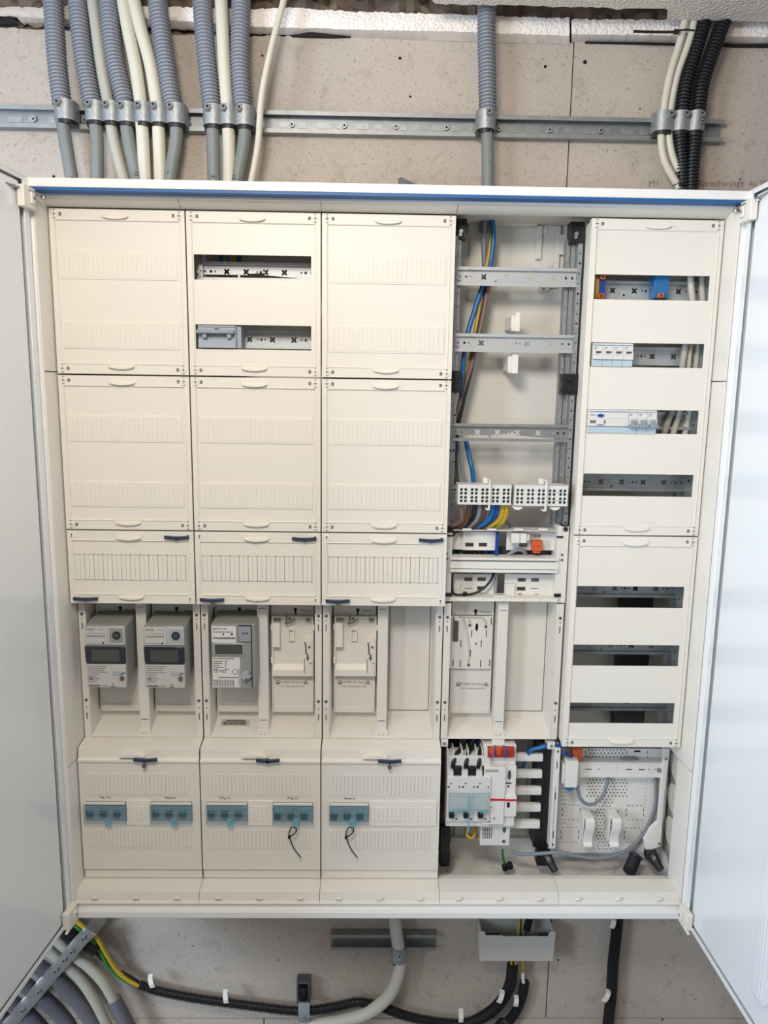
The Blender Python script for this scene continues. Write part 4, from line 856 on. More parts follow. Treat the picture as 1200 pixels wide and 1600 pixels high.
B().box(x0 + 31, x0 + 39, -4.5, -3.8, z1 - 8, z1 - 5).obj('blue_badge', 'dblue', t); B().box(x0 + 2, x0 + 12, -4.4, -3.8, z1 - 9, z1 - 8).box(x0 + 52, x0 + 66, -4.4, -3.8, z1 - 10, z1 - 9).box(x0, x1, -4.5, -3.8, z1 - 3.6, z1 - 2.6).obj('printed_lines', 'ink2', t)
def mcb(x0, x1, z0, z1, label, kind, group=None):
    t = thing('circuit_breaker', label, 'circuit breaker', ((x0 + x1) / 2, 50, z0), group); H = z1 - z0
    B().box(x0 + .2, x1 - .2, 2, 48, z0, z1).box(x0 + .2, x1 - .2, -2, 2.1, z0, z0 + H * .27).box(x0 + .2, x1 - .2, -2, 2.1, z1 - H * .36, z1).box(x0 + .2, x1 - .2, -6, 2.1, z0 + H * .30, z1 - H * .36).obj('breaker_body', 'pvc', t, bev=.5)
    B().box(x0 + .8, x1 - .8, -3, -1.9, z0 + 2, z0 + H * .25).obj('label_window', 'tape', t)
    B().box(x0 + .2, x1 - .2, -2.6, -1.9, z1 - 4.2, z1 - 3).obj('top_line', 'mgrey' if kind else 'bluew', t)
    if kind: B().box(x0 + .6, x1 - .6, -17, -5.8, z0 + H * .28, z0 + H * .40).box(x0 + 5, x1 - 5, -12, -5.8, z0 + H * .38, z0 + H * .60).obj('toggle', 'iso', t, bev=.8)
    else: B().box(x0 + 5, x1 - 5, -8.5, -5.8, z0 + H * .57, z0 + H * .65).obj('toggle', 'toggle', t, bev=.6)
    b = B().box(x0 + 3, x0 + 9, -2.4, -1.9, z1 - 8, z1 - 7).box(x0 + 3, x0 + 7, -2.4, -1.9, z1 - 11, z1 - 10).box(x0 + 4, x0 + 12, -6.4, -5.9, z0 + H * .50, z0 + H * .51)
    b.obj('printed_lines', 'ink2', t)
x0, x1, z0, z1 = P2(927, 536, 988, 573, -3); w_ = (x1 - x0) / 4
for k in range(4): mcb(x0 + w_ * k, x0 + w_ * (k + 1), z0, z1, ('leftmost', 'second', 'third', 'rightmost')[k] + ' of four white breakers in the second right-hand slot', 0, 'white breakers in the second slot of the right field')
x0, x1, z0, z1 = P2(919, 640, 981, 677, -3)
t = thing('residual_current_device', 'wide white residual current device with blue test button in the third slot', 'switch', ((x0 + x1) / 2, 50, z0)); H = z1 - z0
B().box(x0, x1, 2, 48, z0, z1).box(x0, x1, -2, 2.1, z0, z0 + H * .27).box(x0, x1, -2, 2.1, z1 - H * .36, z1).box(x0, x1, -6, 2.1, z0 + H * .30, z1 - H * .36).obj('device_body', 'pvc', t, bev=.5)
B().box(x0 + 1, x1 - 1, -3, -1.9, z0 + 2, z0 + H * .25).obj('label_window', 'tape', t); B().box(x0 + 3, x1 - 3, -2.6, -1.9, z1 - 4.4, z1 - 3.2).obj('top_line', 'bluew', t)
B().plate([(x0 + 25 + 6.5 * math.cos(q), z1 - 11 + 3 * math.sin(q)) for q in [6.283 * k / 16 for k in range(16)]], [], -4.5, -1.9).obj('test_button', 'dblue', t, bev=.5)
B().box(x0 + 5, x0 + 15, -2.5, -1.9, z1 - 11, z1 - 9.4).box(x0 + 4, x0 + 15, -6.5, -5.9, z0 + H * .42, z0 + H * .55).box(x0 + 31, x0 + 34, -6.5, -5.9, z0 + H * .44, z0 + H * .56).obj('printed_lines', 'ink2', t)
B().box(x0 + 17, x0 + 30, -10, -5.8, z0 + H * .36, z0 + H * .5).obj('toggle', 'pvc', t, bev=1); B().box(x0 + 18, x0 + 28, -10.4, -9.8, z0 + H * .36, z0 + H * .38).obj('toggle_edge', 'ink', t)
x0, x1, z0, z1 = P2(982, 641, 1025, 678, -3); w_ = (x1 - x0) / 3
for k in range(3): mcb(x0 + w_ * k, x0 + w_ * (k + 1), z0, z1, ('left', 'middle', 'right')[k] + ' of three grey-lever breakers beside the residual current device', 1, 'grey-lever breakers in the third slot of the right field')
# rail clamps in the first right slot
def rail_terminal(xa, xb, ya, yb_, m, label, feet):
    x0, x1, z0, z1 = P2(xa, ya, xb, yb_, 20); t = thing('rail_terminal', label, 'terminal', ((x0 + x1) / 2, 50, z0))
    B().prism([(20, z1), (20, z0), (50, z0 - 6), (50, z1 + 6)], 'X', x0, x1).obj('terminal_body', m, t, bev=.8)
    for (fx0, fx1, fz0, fz1) in feet:
        o = B().box(x0 + fx0, x0 + fx1, 12, 22, z0 + fz0, z0 + fz1).obj('release_tab', 'orange', t, bev=.5); B().box(x0 + fx0 + 3, x0 + fx1 - 3, 11.5, 12.2, z0 + fz0 + 2, z0 + fz1 - 2).obj('tab_slot', 'ink', o)
rail_terminal(1024, 1044, 430, 466, 'bluew', 'wide blue terminal on the first rail of the right field', [(6, 16, 0, 8)])
rail_terminal(936, 945, 431, 466, 'dblue', 'narrow blue terminal with orange tabs at the left end of the first slot', [(-1, 10, -1, 8), (0, 10, 34, 42)])
rail_terminal(931, 935.5, 431, 466, 'yellow', 'yellow-green earth terminal at the far left of the first slot', [])
# white cables behind the right-hand slots
for k, (pts, m) in enumerate([
    ([(1078, 415, 34), (1080, 450, 34), (1083, 480, 36), (1080, 520, 38), (1076, 560, 38), (1072, 600, 42), (1060, 650, 46), (1048, 690, 50)], 'wcable'),
    ([(1096, 415, 46), (1096, 450, 46), (1097, 480, 46), (1090, 530, 46), (1086, 575, 48), (1082, 620, 50), (1074, 660, 52), (1066, 700, 54)], 'wcable'),
    ([(1102, 420, 60), (1100, 460, 60), (1094, 530, 60), (1088, 580, 60), (1080, 650, 60), (1078, 700, 62)], 'lcable'),
    ([(1074, 520, 30), (1068, 560, 32), (1062, 600, 36), (1048, 645, 40), (1034, 690, 46)], 'lcable'),
    ([(1088, 600, 56), (1086, 640, 54), (1084, 690, 56)], 'lcable')]):
    wire(pts, 6.2, m, ('first', 'second', 'third', 'fourth', 'fifth')[k] + ' of the white cables hanging behind the right slots, ' + ('foremost', 'beside the foremost', 'rearmost', 'slanting left', 'at the lower right')[k], name='cable', cat='cable', n=12)
for k, (x, m) in enumerate(((346, 'bluew'), (356, 'midgrey'), (366, 'yellow'), (374, 'bluew'))):
    wire([(x, 385, 90), (x, 405, 90), (x - 1, 440, 92)], 4.2, m, ('blue', 'grey', 'yellow', 'second blue')[k] + ' wire glimpsed above the rail in the upper slot')

# ================================================================== TERMINAL COMPARTMENT OF THE OPEN BAY
tc = thing('terminal_compartment', 'white moulded terminal compartment with crossbar between terminal blocks and meter board', 'compartment', (875, 100, -750))
def cbox(xa, ya, xb, yb_, yf, yr, name='wall', m='dev', bev=.6):
    x0, x1, z0, z1 = P2(xa, ya, xb, yb_, yf); return B().box(x0, x1, yf, yr, z0, z1).obj(name, m, tc, bev=bev)
def cplate(xa, ya, xb, yb_, yf, holes, name='rear_plate', m='dev'):
    x0, x1, z0, z1 = P2(xa, ya, xb, yb_, yf); hs = []
    for h in holes: q = P2(*h, yf); hs.append(R(*q))
    B().plate(R(x0, x1, z0, z1), hs, yf, yf + 2).obj(name, m, tc, smooth=0)
cbox(709, 828, 871, 831, 38, 80, 'top_shelf'); 
for x in (723, 762, 804, 842): cbox(x, 826, x + 14, 829.5, 34, 42, 'clip_tab')
cbox(697, 833, 704, 940, 36, 80, 'side_post'); cbox(872, 822, 883, 942, 36, 80, 'side_post')
cplate(704, 831, 776, 859, 66, [(727, 848, 740, 854), (748, 848, 761, 854)]); cplate(724, 831, 775, 860, 56, [(727, 848, 740, 854), (748, 848, 761, 854)], 'stepped_plate')
cplate(792, 831, 868, 860, 62, [(832, 834, 845, 840), (811, 848.5, 824, 854.5)])
cbox(775, 831, 778.5, 869, 50, 90, 'blue_divider', 'dblue')
cbox(703, 871, 873, 877, 30, 64, 'crossbar_edge', 'dev', 1); cbox(703, 877, 873, 890, 34, 40, 'crossbar'); cbox(703, 890, 872, 896, 30, 42, 'crossbar_lower_edge', 'dev', 1)
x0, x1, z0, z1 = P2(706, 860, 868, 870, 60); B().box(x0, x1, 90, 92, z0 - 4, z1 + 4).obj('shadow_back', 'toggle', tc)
for k, (xa, xb, m) in enumerate(((717, 723, 'green'), (731, 737, 'brown'), (738, 744, 'brown'), (745, 751, 'brown'), (757, 763, 'dblue'))):
    wire([((xa + xb) / 2, 856, 84), ((xa + xb) / 2, 875, 84)], 4.4, m, ('green wire', 'first brown wire', 'second brown wire', 'third brown wire', 'deep blue wire')[k] + ' glimpsed behind the compartment crossbar')
cplate(708, 897, 772, 932, 64, [(725.5, 902, 738, 908), (746, 902, 759, 908), (745.5, 916, 758, 922), (748, 926, 754, 932), (726, 919, 738, 920.5)])
cplate(789, 897, 870, 932, 60, [(809, 903, 821.5, 909), (830, 903, 842, 909), (808, 917, 821, 923), (810, 927, 815.5, 933), (836, 928, 841.5, 934), (829, 919, 841, 920.5)])
cbox(709, 911, 719, 931, 58, 66, 'cable_pocket', 'inner'); cbox(790, 912, 804, 931, 54, 62, 'cable_pocket', 'inner')
cbox(773, 931, 790, 935, 40, 60, 'lower_lip_step'); cbox(704, 934, 872, 941, 30, 70, 'lower_lip', 'cream', .8)
cbox(773.5, 897, 776, 931, 56, 90, 'grey_divider', 'iso')
for x in (728, 754, 819, 844): cbox(x, 932, x + 1.2, 940, 28, 31, 'lip_rib')
for x, y in ((697, 836), (870, 838), (696, 927), (866, 928)): cbox(x, y, x + 10, y + (2.5 if y < 900 else 5), 33, 36.2, 'post_slot', 'black', 0)
for x, y in ((698, 865), (698, 873), (878, 867), (878, 875)): c = P(x, y, 36); B().cyl((c.x, 34.6, c.z), (c.x, 36.2, c.z), 2.4, 10).obj('post_hole', 'mark', tc)
x0, x1, z0, z1 = P2(799, 833, 827, 848, 40); t = thing('rail_clip_terminal', 'white square terminal clipped under the compartment top shelf', 'terminal', ((x0 + x1) / 2, 62, z0))
B().box(x0, x0 + 17, 36, 62, z0, z1).box(x0 + 18, x0 + 31, 36, 62, z0, z1).box(x0 + 31, x1, 40, 60, z0 + 4, z1 - 3).obj('terminal_body', 'dev', t, bev=.6)
x0, x1, z0, z1 = P2(832, 845, 847, 861, 44); t = thing('orange_connector', 'orange three-pin connector hanging in the upper terminal compartment', 'connector', ((x0 + x1) / 2, 56, z0))
B().box(x0, x1, 42, 58, z0, z1).box(x0 + 3, x1 - 3, 44, 56, z0 - 5, z0).obj('connector_body', 'orange', t, bev=1)
b = B()
for k in range(3): b.cyl((x0 + 5 + k * 4.5, 41.6, (z0 + z1) / 2), (x0 + 5 + k * 4.5, 42.4, (z0 + z1) / 2), 1, 6)
b.obj('pins', 'ink', t)
wire([(837, 861, 52), (840, 866, 60), (838, 872, 70)], 1.6, 'black', 'left black lead below the orange connector in the upper compartment'); wire([(843, 861, 52), (841, 866, 60), (839, 872, 70)], 1.6, 'black', 'right black lead below the orange connector in the upper compartment')
wire([(788, 872, 62), (797, 865, 56), (808, 859, 54), (818, 861, 56), (824, 872, 66)], 4.2, 'midgrey', 'grey cable arching above the compartment crossbar', name='cable', cat='cable')
wire([(787, 815, 70), (795, 818, 70), (801, 830, 80)], 3.4, 'midgrey', 'grey cable ducking behind the compartment top shelf', name='cable', cat='cable')
wire([(707, 897, 50), (706, 915, 46), (709, 928, 44), (726, 929, 42), (742, 927, 42), (757, 918, 44), (768, 905, 50), (771, 895, 60)], 2.6, 'black', 'thin black cable looping through the lower terminal compartment', name='cable', cat='cable')
c = P(726, 928, 40); tag(B().box(c.x - 4, c.x + 5, 36, 45, c.z - 4, c.z + 4).obj('cable_tie', 'black', bev=.8), 'black tie knot on the looped cable in the lower compartment', 'cable tie')

# ================================================================== LOWER OPEN BAY: SWITCH, ARRESTER, BUSBARS
x0, x1, z0, z1 = P2(700, 1183, 764, 1294, 6); W_, H = x1 - x0, z1 - z0
t = thing('main_switch', 'large three-pole switch with black sockets in the open lower bay', 'switch', ((x0 + x1) / 2, 60, z0))
p_ = W_ / 3
B().box(x0, x1, 20, 60, z0, z1 - 5).box(x0, x1, 6, 20.5, z0 + 15, z0 + H * .72).box(x0, x1, 12, 20.5, z0, z0 + 15).obj('switch_body', 'pvc', t, bev=.8)
for k in range(3):
    B().box(x0 + p_ * k, x0 + p_ * k + 3, 22, 60, z1 - 5, z1 + 6).box(x0 + p_ * k + p_ * .42, x0 + p_ * k + p_ * .50, 22, 60, z1 - 5, z1 + 6).box(x0 + p_ * k, x0 + p_ * k + p_ * .42, 10, 21, z0 + H * .70, z1 - 34).obj('terminal_shroud', 'pvc', t, bev=.5)
    B().box(x0 + p_ * k + p_ * .42, x0 + p_ * (k + 1), 13, 22, z0 + H * .62, z1 - 26).obj('black_socket', 'navy' if 0 else 'black', t, bev=.6)
    g = B().box(x0 + p_ * k + 5, x0 + p_ * k + 16, -4, 7, z0 + 28, z0 + 38).obj('toggle', 'black', t, bev=1)
    B().box(x0 + p_ * k + 6, x0 + p_ * k + 9, -5, -3, z0 + 34, z0 + 40).box(x0 + p_ * k + 12, x0 + p_ * k + 15, -5, -3, z0 + 34, z0 + 40).obj('toggle_lug', 'black', g)
    B().cyl((x0 + p_ * k + 22, 4.8, z0 + 33), (x0 + p_ * k + 22, 6.2, z0 + 33), 3.6, 10).obj('test_post', 'dev', t)
    B().box(x0 + p_ * k + 19, x0 + p_ * k + 25, 5.4, 6.2, z0 + 20, z0 + 22.5).box(x0 + p_ * k + 1, x0 + p_ * k + 5, 5.4, 6.2, z0 + H * .575, z0 + H * .595).box(x0 + p_ * k + p_ * .8, x0 + p_ * k + p_ * .88, 5.4, 6.2, z0 + H * .575, z0 + H * .595).box(x0 + p_ * k + 6, x0 + p_ * k + 10, 5.4, 6.2, z0 + H * .63, z0 + H * .64).obj('printed_lines', 'ink', t)
l = B().box(x0 + 4, x1 - 4, -3, -2, z0 + 41, z0 + H * .53).box(x0 + 4, x0 + 5.2, -2, 6, z0 + 41, z0 + H * .53).box(x1 - 5.2, x1 - 4, -2, 6, z0 + 41, z0 + H * .53).obj('clear_lid', 'lid', t)
b = B()
for c_ in (x0 + 24, x1 - 12):
    for k in range(4): b.box(c_ - 9 + k * 4.5, c_ - 7 + k * 4.5, -6, -2.9, z0 + 40, z0 + 48)
b.box(x0 + 4, x1 - 4, -4, -2.9, z0 + H * .52, z0 + H * .53).box(x0 + 4, x1 - 4, -4, -2.9, z0 + 46, z0 + 47.5).box(x0 + W_ * .5 - 2, x0 + W_ * .5 + 2, -4, -2.9, z0 - 4, z0 + H * .5).obj('lid_ridges', 'lidd', l)
for k in range(3):
    q = P(706 + k * 20.5, 1199, 22); wire([(707 + k * 20, 1199, 22), (709 + k * 20, 1190, 20), (716 + k * 17, 1175, 34), (731 + k * 13, 1160, 66), (736 + k * 12, 1152, 84)], 4.6, 'black', ('left', 'middle', 'right')[k] + ' black wire entering the top of the open-bay switch')
for k, (xa, xb) in enumerate(((771, 773), (789, 787))):
    wire([(xa, 1184, 8), (xa + (1 if k else 0), 1172, 14), (xb - (3 if k else -3), 1160, 44), (xb - (2 if k else -2), 1150, 70)], 2.4, 'dblue' if k else mat('violet_wire', (96, 84, 150), .4), ('violet', 'deep blue')[k] + ' wire into the red terminal of the arrester')
wire([(758, 1172, 50), (748, 1160, 66), (744, 1152, 80)], 3, 'dblue', 'deep blue wire bundled with the black wires above the open-bay switch')
x0, x1, z0, z1 = P2(758, 1170, 802, 1330, 10); W_, H = x1 - x0, z1 - z0
t = thing('surge_arrester', 'tall white surge arrester with a red band beside the open switch', 'surge arrester', ((x0 + x1) / 2, 70, z0))
xm = x0 + W_ * .66
B().box(x0, x1, 28, 70, z0 + 44, z1).box(x0, x0 + W_ * .36, 20, 28, z1 - 24, z1 - 4).box(x0, xm, 10, 28, z0 + 62, z1 - 42).box(xm + .6, x1, 16, 28, z0 + 55, z1 - 42).box(xm + .6, x1 + 2, 8, 18, z0 + 82, z0 + 128).obj('arrester_body', 'dev', t, bev=.8)
B().box(x0, x1 - 5, 30, 70, z0, z0 + 62).obj('lower_module', 'pvc', t, bev=.8)
B().box(x0 + 2, xm - .2, 8.6, 9.9, z0 + 118, z0 + 122).box(xm + .6, x1 + 2, 6.9, 8.1, z0 + 118, z0 + 122).obj('red_band', 'red', t)
B().box(x0 + 7, x1 - 6, 14, 27, z1 - 22, z1 - 2).obj('red_terminal', mat('brick_red_terminal', (164, 48, 34), .45), t, bev=1); B().box(x0 + 10, x0 + 19, 13, 15, z1 - 14, z1 + 2).box(x0 + 25, x0 + 34, 13, 15, z1 - 14, z1 + 2).obj('orange_flap', 'orange', t, bev=.6)
B().box(xm + 5, xm + 11, 7, 9, z0 + 103, z0 + 115).obj('toggle', 'black', t, bev=.8)
b = B().plate([(xm + 9 + 3.6 * math.cos(q), z1 - 62 + 11 * math.sin(q)) for q in [6.283 * k / 14 for k in range(14)]], [], 15.2, 16.2).box(xm + 2, xm + 14, 15.2, 16.2, z1 - 82, z1 - 79).cyl((xm + 8, 15.2, z1 - 88), (xm + 8, 16.2, z1 - 88), 2.6, 10)
b.plate([(xm + 6 + 3.6 * math.cos(q), z0 + 40 + 10 * math.sin(q)) for q in [6.283 * k / 14 for k in range(14)]], [], 29.2, 30.2).cyl((xm + 6, 29, z0 + 10), (xm + 6, 30.2, z0 + 10), 3.6, 12).obj('screw_openings', 'toggle', t)['kind'] = 'stuff'
b = B()
for k in range(5): b.box(x0 + 5 + k * 4.6, x0 + 7 + k * 4.6, 29.3, 30.2, z0 + 20, z0 + 52 - (k % 2) * 6)
for r_ in range(4): b.box(x0 + 6, x0 + 24 - r_ * 3, 29.2, 30.2, z0 + 18 + r_ * 9, z0 + 19.2 + r_ * 9)
for r_ in range(6): b.box(x0 + 4, x0 + 12 + (r_ * 5) % 9, 9.3, 10.2, z0 + 72 + r_ * 6, z0 + 73 + r_ * 6)
b.obj('circuit_diagram', 'ink2', t)['kind'] = 'stuff'
b = B()
for k in range(6): b.plate(R(x0 + 3 + k * 4.5, x0 + 6.4 + k * 4.5, z1 - 52, z1 - 47), [R(x0 + 3.6 + k * 4.5, x0 + 5.8 + k * 4.5, z1 - 51.3, z1 - 47.7)], 9.4, 10.2)
b.box(x0 + 5, x0 + 18, 9.3, 10.2, z0 + 68, z0 + 70.5).obj('printed_symbols', 'ink2', t)
text('CE', x0 + 24, 9.8, z0 + 76, 7, 'ink', t)
bs = thing('busbar_carrier', 'black busbar carrier with five white horizontal bars in the open lower bay', 'busbar', (945, 110, -1350))
for k in range(5):
    xa, ya = (799, 1184) if k == 0 else (799, 1184 + k * 26.2)
    x0, x1, z0, z1 = P2(798, ya - 6, 848 - k * 1.2, ya + 6, 50); B().box(x0, x1, 50, 60, z0, z1).box(x0, x1, 49, 50.2, z0 + 2, z1 - 5).obj('busbar', 'dev', bs, bev=.8)
    x0, x1, z0, z1 = P2(752, ya - 5, 799, ya + 5, 74); B().box(x0, x1, 74, 80, z0, z1).obj('busbar_rear', 'pvc', bs)
for xa, xb, ya, yb_ in ((836, 864, 1160, 1328),):
    x0, x1, z0, z1 = P2(846, 1160, 862, 1325, 56); B().box(x0 - 6, x1 + 8, 58, 110, z0, z1).obj('carrier_side', 'black', bs, bev=1.5)
x0, x1, z0, z1 = P2(690, 1160, 700, 1330, 58); B().box(x0, x1, 56, 110, z0, z1).box(x0, x1 + 20, 80, 110, z1 - 30, z1).obj('carrier_side', 'black', bs, bev=1.5)
bracket(689, 1293, 702, 1354, 44, bs, 2); bracket(840, 1330, 856, 1353, 42, bs, 1)
def claw(xa, ya, xb, yb_, label):
    a = P(xa, ya, 44); c = P(xb, yb_, 20); t = thing('angled_bracket', label, 'bracket', (c.x, c.y, c.z))
    d = Vector((c.x - a.x, c.y - a.y, c.z - a.z)); n_ = Vector((9, 0, 0))
    B().cyl(a, Vector(a) + d * .55, 12, 8, 11).cyl(Vector(a) + d * .45, c, 10, 8, 8).box(a.x - 12, a.x + 12, a.y - 8, a.y + 12, a.z - 8, a.z + 8).obj('foot_body', 'black', t, bev=1.5)
    m_ = Vector(a) + d * .1; B().box(m_.x - 3, m_.x + 3, m_.y - 14, m_.y - 8, m_.z - 7, m_.z + 7).obj('foot_screw', 'zinc', t, bev=.5)
claw(853, 1336, 868, 1362, 'black angled frame foot at the bottom of the post between the two lower bays'); claw(1017, 1335, 1033, 1360, 'black angled frame foot at the lower right corner')
wire([(729, 1293, 58), (730, 1305, 44), (737, 1310, 40), (742, 1303, 44), (743, 1293, 58)], 3.6, 'yellow', 'yellow-green loop below the open-bay switch')
wire([(727, 1293, 60), (727, 1303, 50), (731, 1309, 46)], 1.6, 'green', 'green stripe on the loop below the open-bay switch')
wire([(785, 1328, 50), (786, 1340, 54), (789, 1352, 60)], 2.8, 'green', 'green-yellow earth wire dropping from the surge arrester')
c = P(793, 1354, 56); t = tag(B().cyl((c.x - 5, 52, c.z - 3), (c.x - 5, 64, c.z - 3), 7, 12).cyl((c.x + 6, 54, c.z), (c.x + 6, 66, c.z), 7, 12).cyl((c.x + 2, 50, c.z + 3), (c.x + 2, 58, c.z + 3), 5, 10).obj('cable_grommet', 'black', bev=.8), 'black rubber grommet where the earth wire meets the cabinet floor', 'grommet')
wire([(861, 1164, 40), (846, 1168, 40), (830, 1172, 46), (822, 1186, 62), (816, 1203, 74)], 4.2, 'bluew', 'blue cable arching over the black busbar carrier'); wire([(881, 1166, 34), (860, 1164, 38), (842, 1167, 44), (824, 1175, 56)], 4, 'dblue', 'second blue cable arching over the black busbar carrier')
wire([(800, 1330, 60), (815, 1335, 52), (840, 1334, 40), (865, 1332, 30), (880, 1333, 28), (905, 1338, 32), (932, 1341, 36), (955, 1338, 44), (975, 1331, 54), (992, 1318, 66), (1007, 1300, 70), (1019, 1275, 70), (1025, 1248, 70), (1024, 1215, 72)], 4, 'midgrey', 'long grey cable sweeping along the bottom of both lower bays', name='cable', cat='cable')
# white post between the lower bays, with slots
x0, x1, z0, z1 = P2(867, 1166, 875, 1326, 34); x1 = P(877, 1170, 34).x
t = thing('frame_post', 'white slotted plastic post between the two lower bays', 'post', ((x0 + x1) / 2, 60, z0))
B().box(x0, x1 - 1, 34, 62, z0, z1).box(x0 + 1, x0 + 4, 30, 34, z0 + 4, z1 - 90).obj('post_body', 'dev', t, bev=.8)
b = B()
for f in (.18, .48, .86): b.box(x0 + 6, x0 + 8, 33.4, 34.4, z1 - (z1 - z0) * f - 8, z1 - (z1 - z0) * f + 8)
for f in (.05, .96): b.cyl((x0 + 7, 33.4, z1 - (z1 - z0) * f), (x0 + 7, 34.4, z1 - (z1 - z0) * f), 2.6, 10)
b.obj('post_slots', 'mark', t)
for xa, ya in ((689, 1158), (856, 1162)):
    x0, x1, z0, z1 = P2(xa, ya - 2, xa + 11, ya + 9, 33); B().box(x0, x1, 33, 60, z0, z1).obj('frame_lug', 'dev', cab, bev=.8); B().cyl(((x0 + x1) / 2, 31, (z0 + z1) / 2), ((x0 + x1) / 2, 34, (z0 + z1) / 2), 3, 10).obj('lug_screw', 'zinc', cab)
x0, x1, z0, z1 = P2(769, 1155, 788, 1163, 36); B().box(x0, x1, 34, 60, z0 - 4, z1).obj('post_foot', 'inner', MB[3], bev=.8)
# moulded cabinet floor with knock-out rings
for x, rr in ((715, 26), (765, 30), (815, 27), (893, 26), (940, 30)):
    c = P(x, 1361, 88)
    for k, r_ in enumerate((rr, rr * .66, rr * .34)):
        b = B(); n = 28; i = 0
        for j in range(n):
            q = 6.283 * j / n; b.v += [(c.x + r_ * math.cos(q), 92 + r_ * math.sin(q), -1391.8), (c.x + r_ * math.cos(q), 92 + r_ * math.sin(q), -1389.5 + k), (c.x + (r_ - 2) * math.cos(q), 92 + (r_ - 2) * math.sin(q), -1389.5 + k)]
        for j in range(n): a_ = j * 3; d_ = ((j + 1) % n) * 3; b.f += [(a_, d_, d_ + 1, a_ + 1), (a_ + 1, d_ + 1, d_ + 2, a_ + 2)]
        b.f.append(tuple(j * 3 + 2 for j in range(n)))
        b.obj('floor_knockout', 'inner', cab)
B().box(756, 990, 122, 135, -1340, -1336).box(800, 803, 128, 135, -1336, -1240).box(910, 913, 128, 135, -1336, -1060).box(960, 963, 128, 135, -1336, -1060).obj('rear_ribs', 'inner', cab)

# ================================================================== LOWER RIGHT BAY: PERFORATED PLATE
x0, x1, z0, z1 = P2(876, 1169, 1034, 1333, 80)
t = pp = thing('perforated_plate', 'white perforated mounting plate with dashed knock-outs in the lower right bay', 'mounting plate', ((x0 + x1) / 2, 84, z0))
hs = []; dash = []
def inp(x, y): q = P(x, y, 80); return q.x, q.z
rows = [(1172 + 5.15 * r_, r_) for r_ in range(32)]
for y, r_ in rows:
    if 1186 < y < 1216: continue
    for c_ in range(14):
        x = 920 + 5.6 * c_ + (2.8 if r_ % 2 else 0) - (y - 1172) * .035
        if y < 1188: 
            if not 918 < x < 978: continue
        elif y < 1245: 
            if not 910 < x < 981: continue
        elif y < 1290:
            if not (930 < x < 958): continue
        elif not (932 < x < 956): continue
        X_, Z_ = inp(x, y); hs.append(circ(X_, Z_, 2.0, 6))
for y in range(1220, 1330, 6):
    for x in ((877, 881) if y < 1300 else (879,)): X_, Z_ = inp(x + (y % 4) - (y - 1220) * .03, y); hs.append(circ(X_ + 3, Z_, 1.5, 6))
    if y < 1300: X_, Z_ = inp(1013 - (y - 1220) * .09 - (y % 3), y); hs.append(circ(X_, Z_, 1.5, 6))
def dashed(xa, ya, xb, yb_):
    n = max(2, int(math.hypot(xb - xa, yb_ - ya) / 6.5))
    for k in range(n):
        p1 = inp(xa + (xb - xa) * (k + .15) / n, ya + (yb_ - ya) * (k + .15) / n); p2 = inp(xa + (xb - xa) * (k + .75) / n, ya + (yb_ - ya) * (k + .75) / n)
        if abs(p1[0] - p2[0]) > abs(p1[1] - p2[1]): hs.append(R(min(p1[0], p2[0]), max(p1[0], p2[0]), p1[1] - 1, p1[1] + 1))
        else: hs.append(R(p1[0] - 1, p1[0] + 1, min(p1[1], p2[1]), max(p1[1], p2[1])))
for xa, ya, xb, yb_ in ((879, 1258, 907, 1281), (877, 1293, 904, 1316), (979, 1259, 1006, 1281), (976, 1294, 1002, 1316)):
    dashed(xa, ya, xb, ya); dashed(xa, yb_, xb, yb_); dashed(xa, ya + 3, xa, yb_ - 3); dashed(xb, ya + 3, xb, yb_ - 3)
dashed(980, 1172, 980, 1188); dashed(1012, 1172, 1012, 1188); dashed(915, 1172, 915, 1186)
hs.append(R(*P2(991, 1172.5, 1001, 1175.5, 80)))
def bbx(l): return min(p[0] for p in l), max(p[0] for p in l), min(p[1] for p in l), max(p[1] for p in l)
keep = []
for h_ in sorted(hs, key=len):
    q = bbx(h_)
    if q[0] < x0 + 1 or q[1] > x1 - 1 or q[2] < z0 + 1 or q[3] > z1 - 1: continue
    if all(q[1] + .4 < k_[0] or q[0] - .4 > k_[1] or q[3] + .4 < k_[2] or q[2] - .4 > k_[3] for _, k_ in keep): keep.append((h_, q))
hs = [k_[0] for k_ in keep]
B().plate(R(x0, x1, z0, z1), hs, 80, 82).obj('plate_sheet', 'dev', pp, smooth=0)
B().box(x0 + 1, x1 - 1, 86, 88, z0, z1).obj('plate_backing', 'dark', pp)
for x, y in ((922, 1269), (964, 1269)):
    q = P(x, y, 77); B().cyl((q.x, 76, q.z), (q.x, 80, q.z), 4, 10).obj('plate_screw', 'zinc', pp); B().box(q.x - 11, q.x + 9, 78.6, 80.1, q.z - 22, q.z + 14).obj('screw_pad', 'dev', pp, bev=.5)
# rail across the plate
x0, x1, z0, z1 = P2(902, 1191, 1035, 1215, 56)
t = thing('white_rail', 'white perforated cross rail in front of the perforated plate', 'rail', ((x0 + x1) / 2, 78, z0)); zc = (z0 + z1) / 2; L = x1 - x0; hs = []
for f, wd in ((.14, 15), (.61, 14), (.76, 14)): hs.append(R(x0 + L * f - wd / 2, x0 + L * f + wd / 2, zc - 1.6, zc + 1.2))
for f in (.26, .84, .91): hs.append(circ(x0 + L * f, zc, 1.8))
for k in range(5): hs.append(circ(x0 + L * .465, z0 + 8 + k * 5, .9, 6)); hs.append(circ(x0 + L * .875, z0 + 8 + k * 5, .9, 6))
B().plate(R(x0, x1, z0 + 3, z1 - 2), hs, 58, 60).box(x0, x1, 56, 78, z1 - 2, z1).box(x0, x1, 56, 78, z0, z0 + 3).obj('rail_channel', 'dev', t, smooth=0)
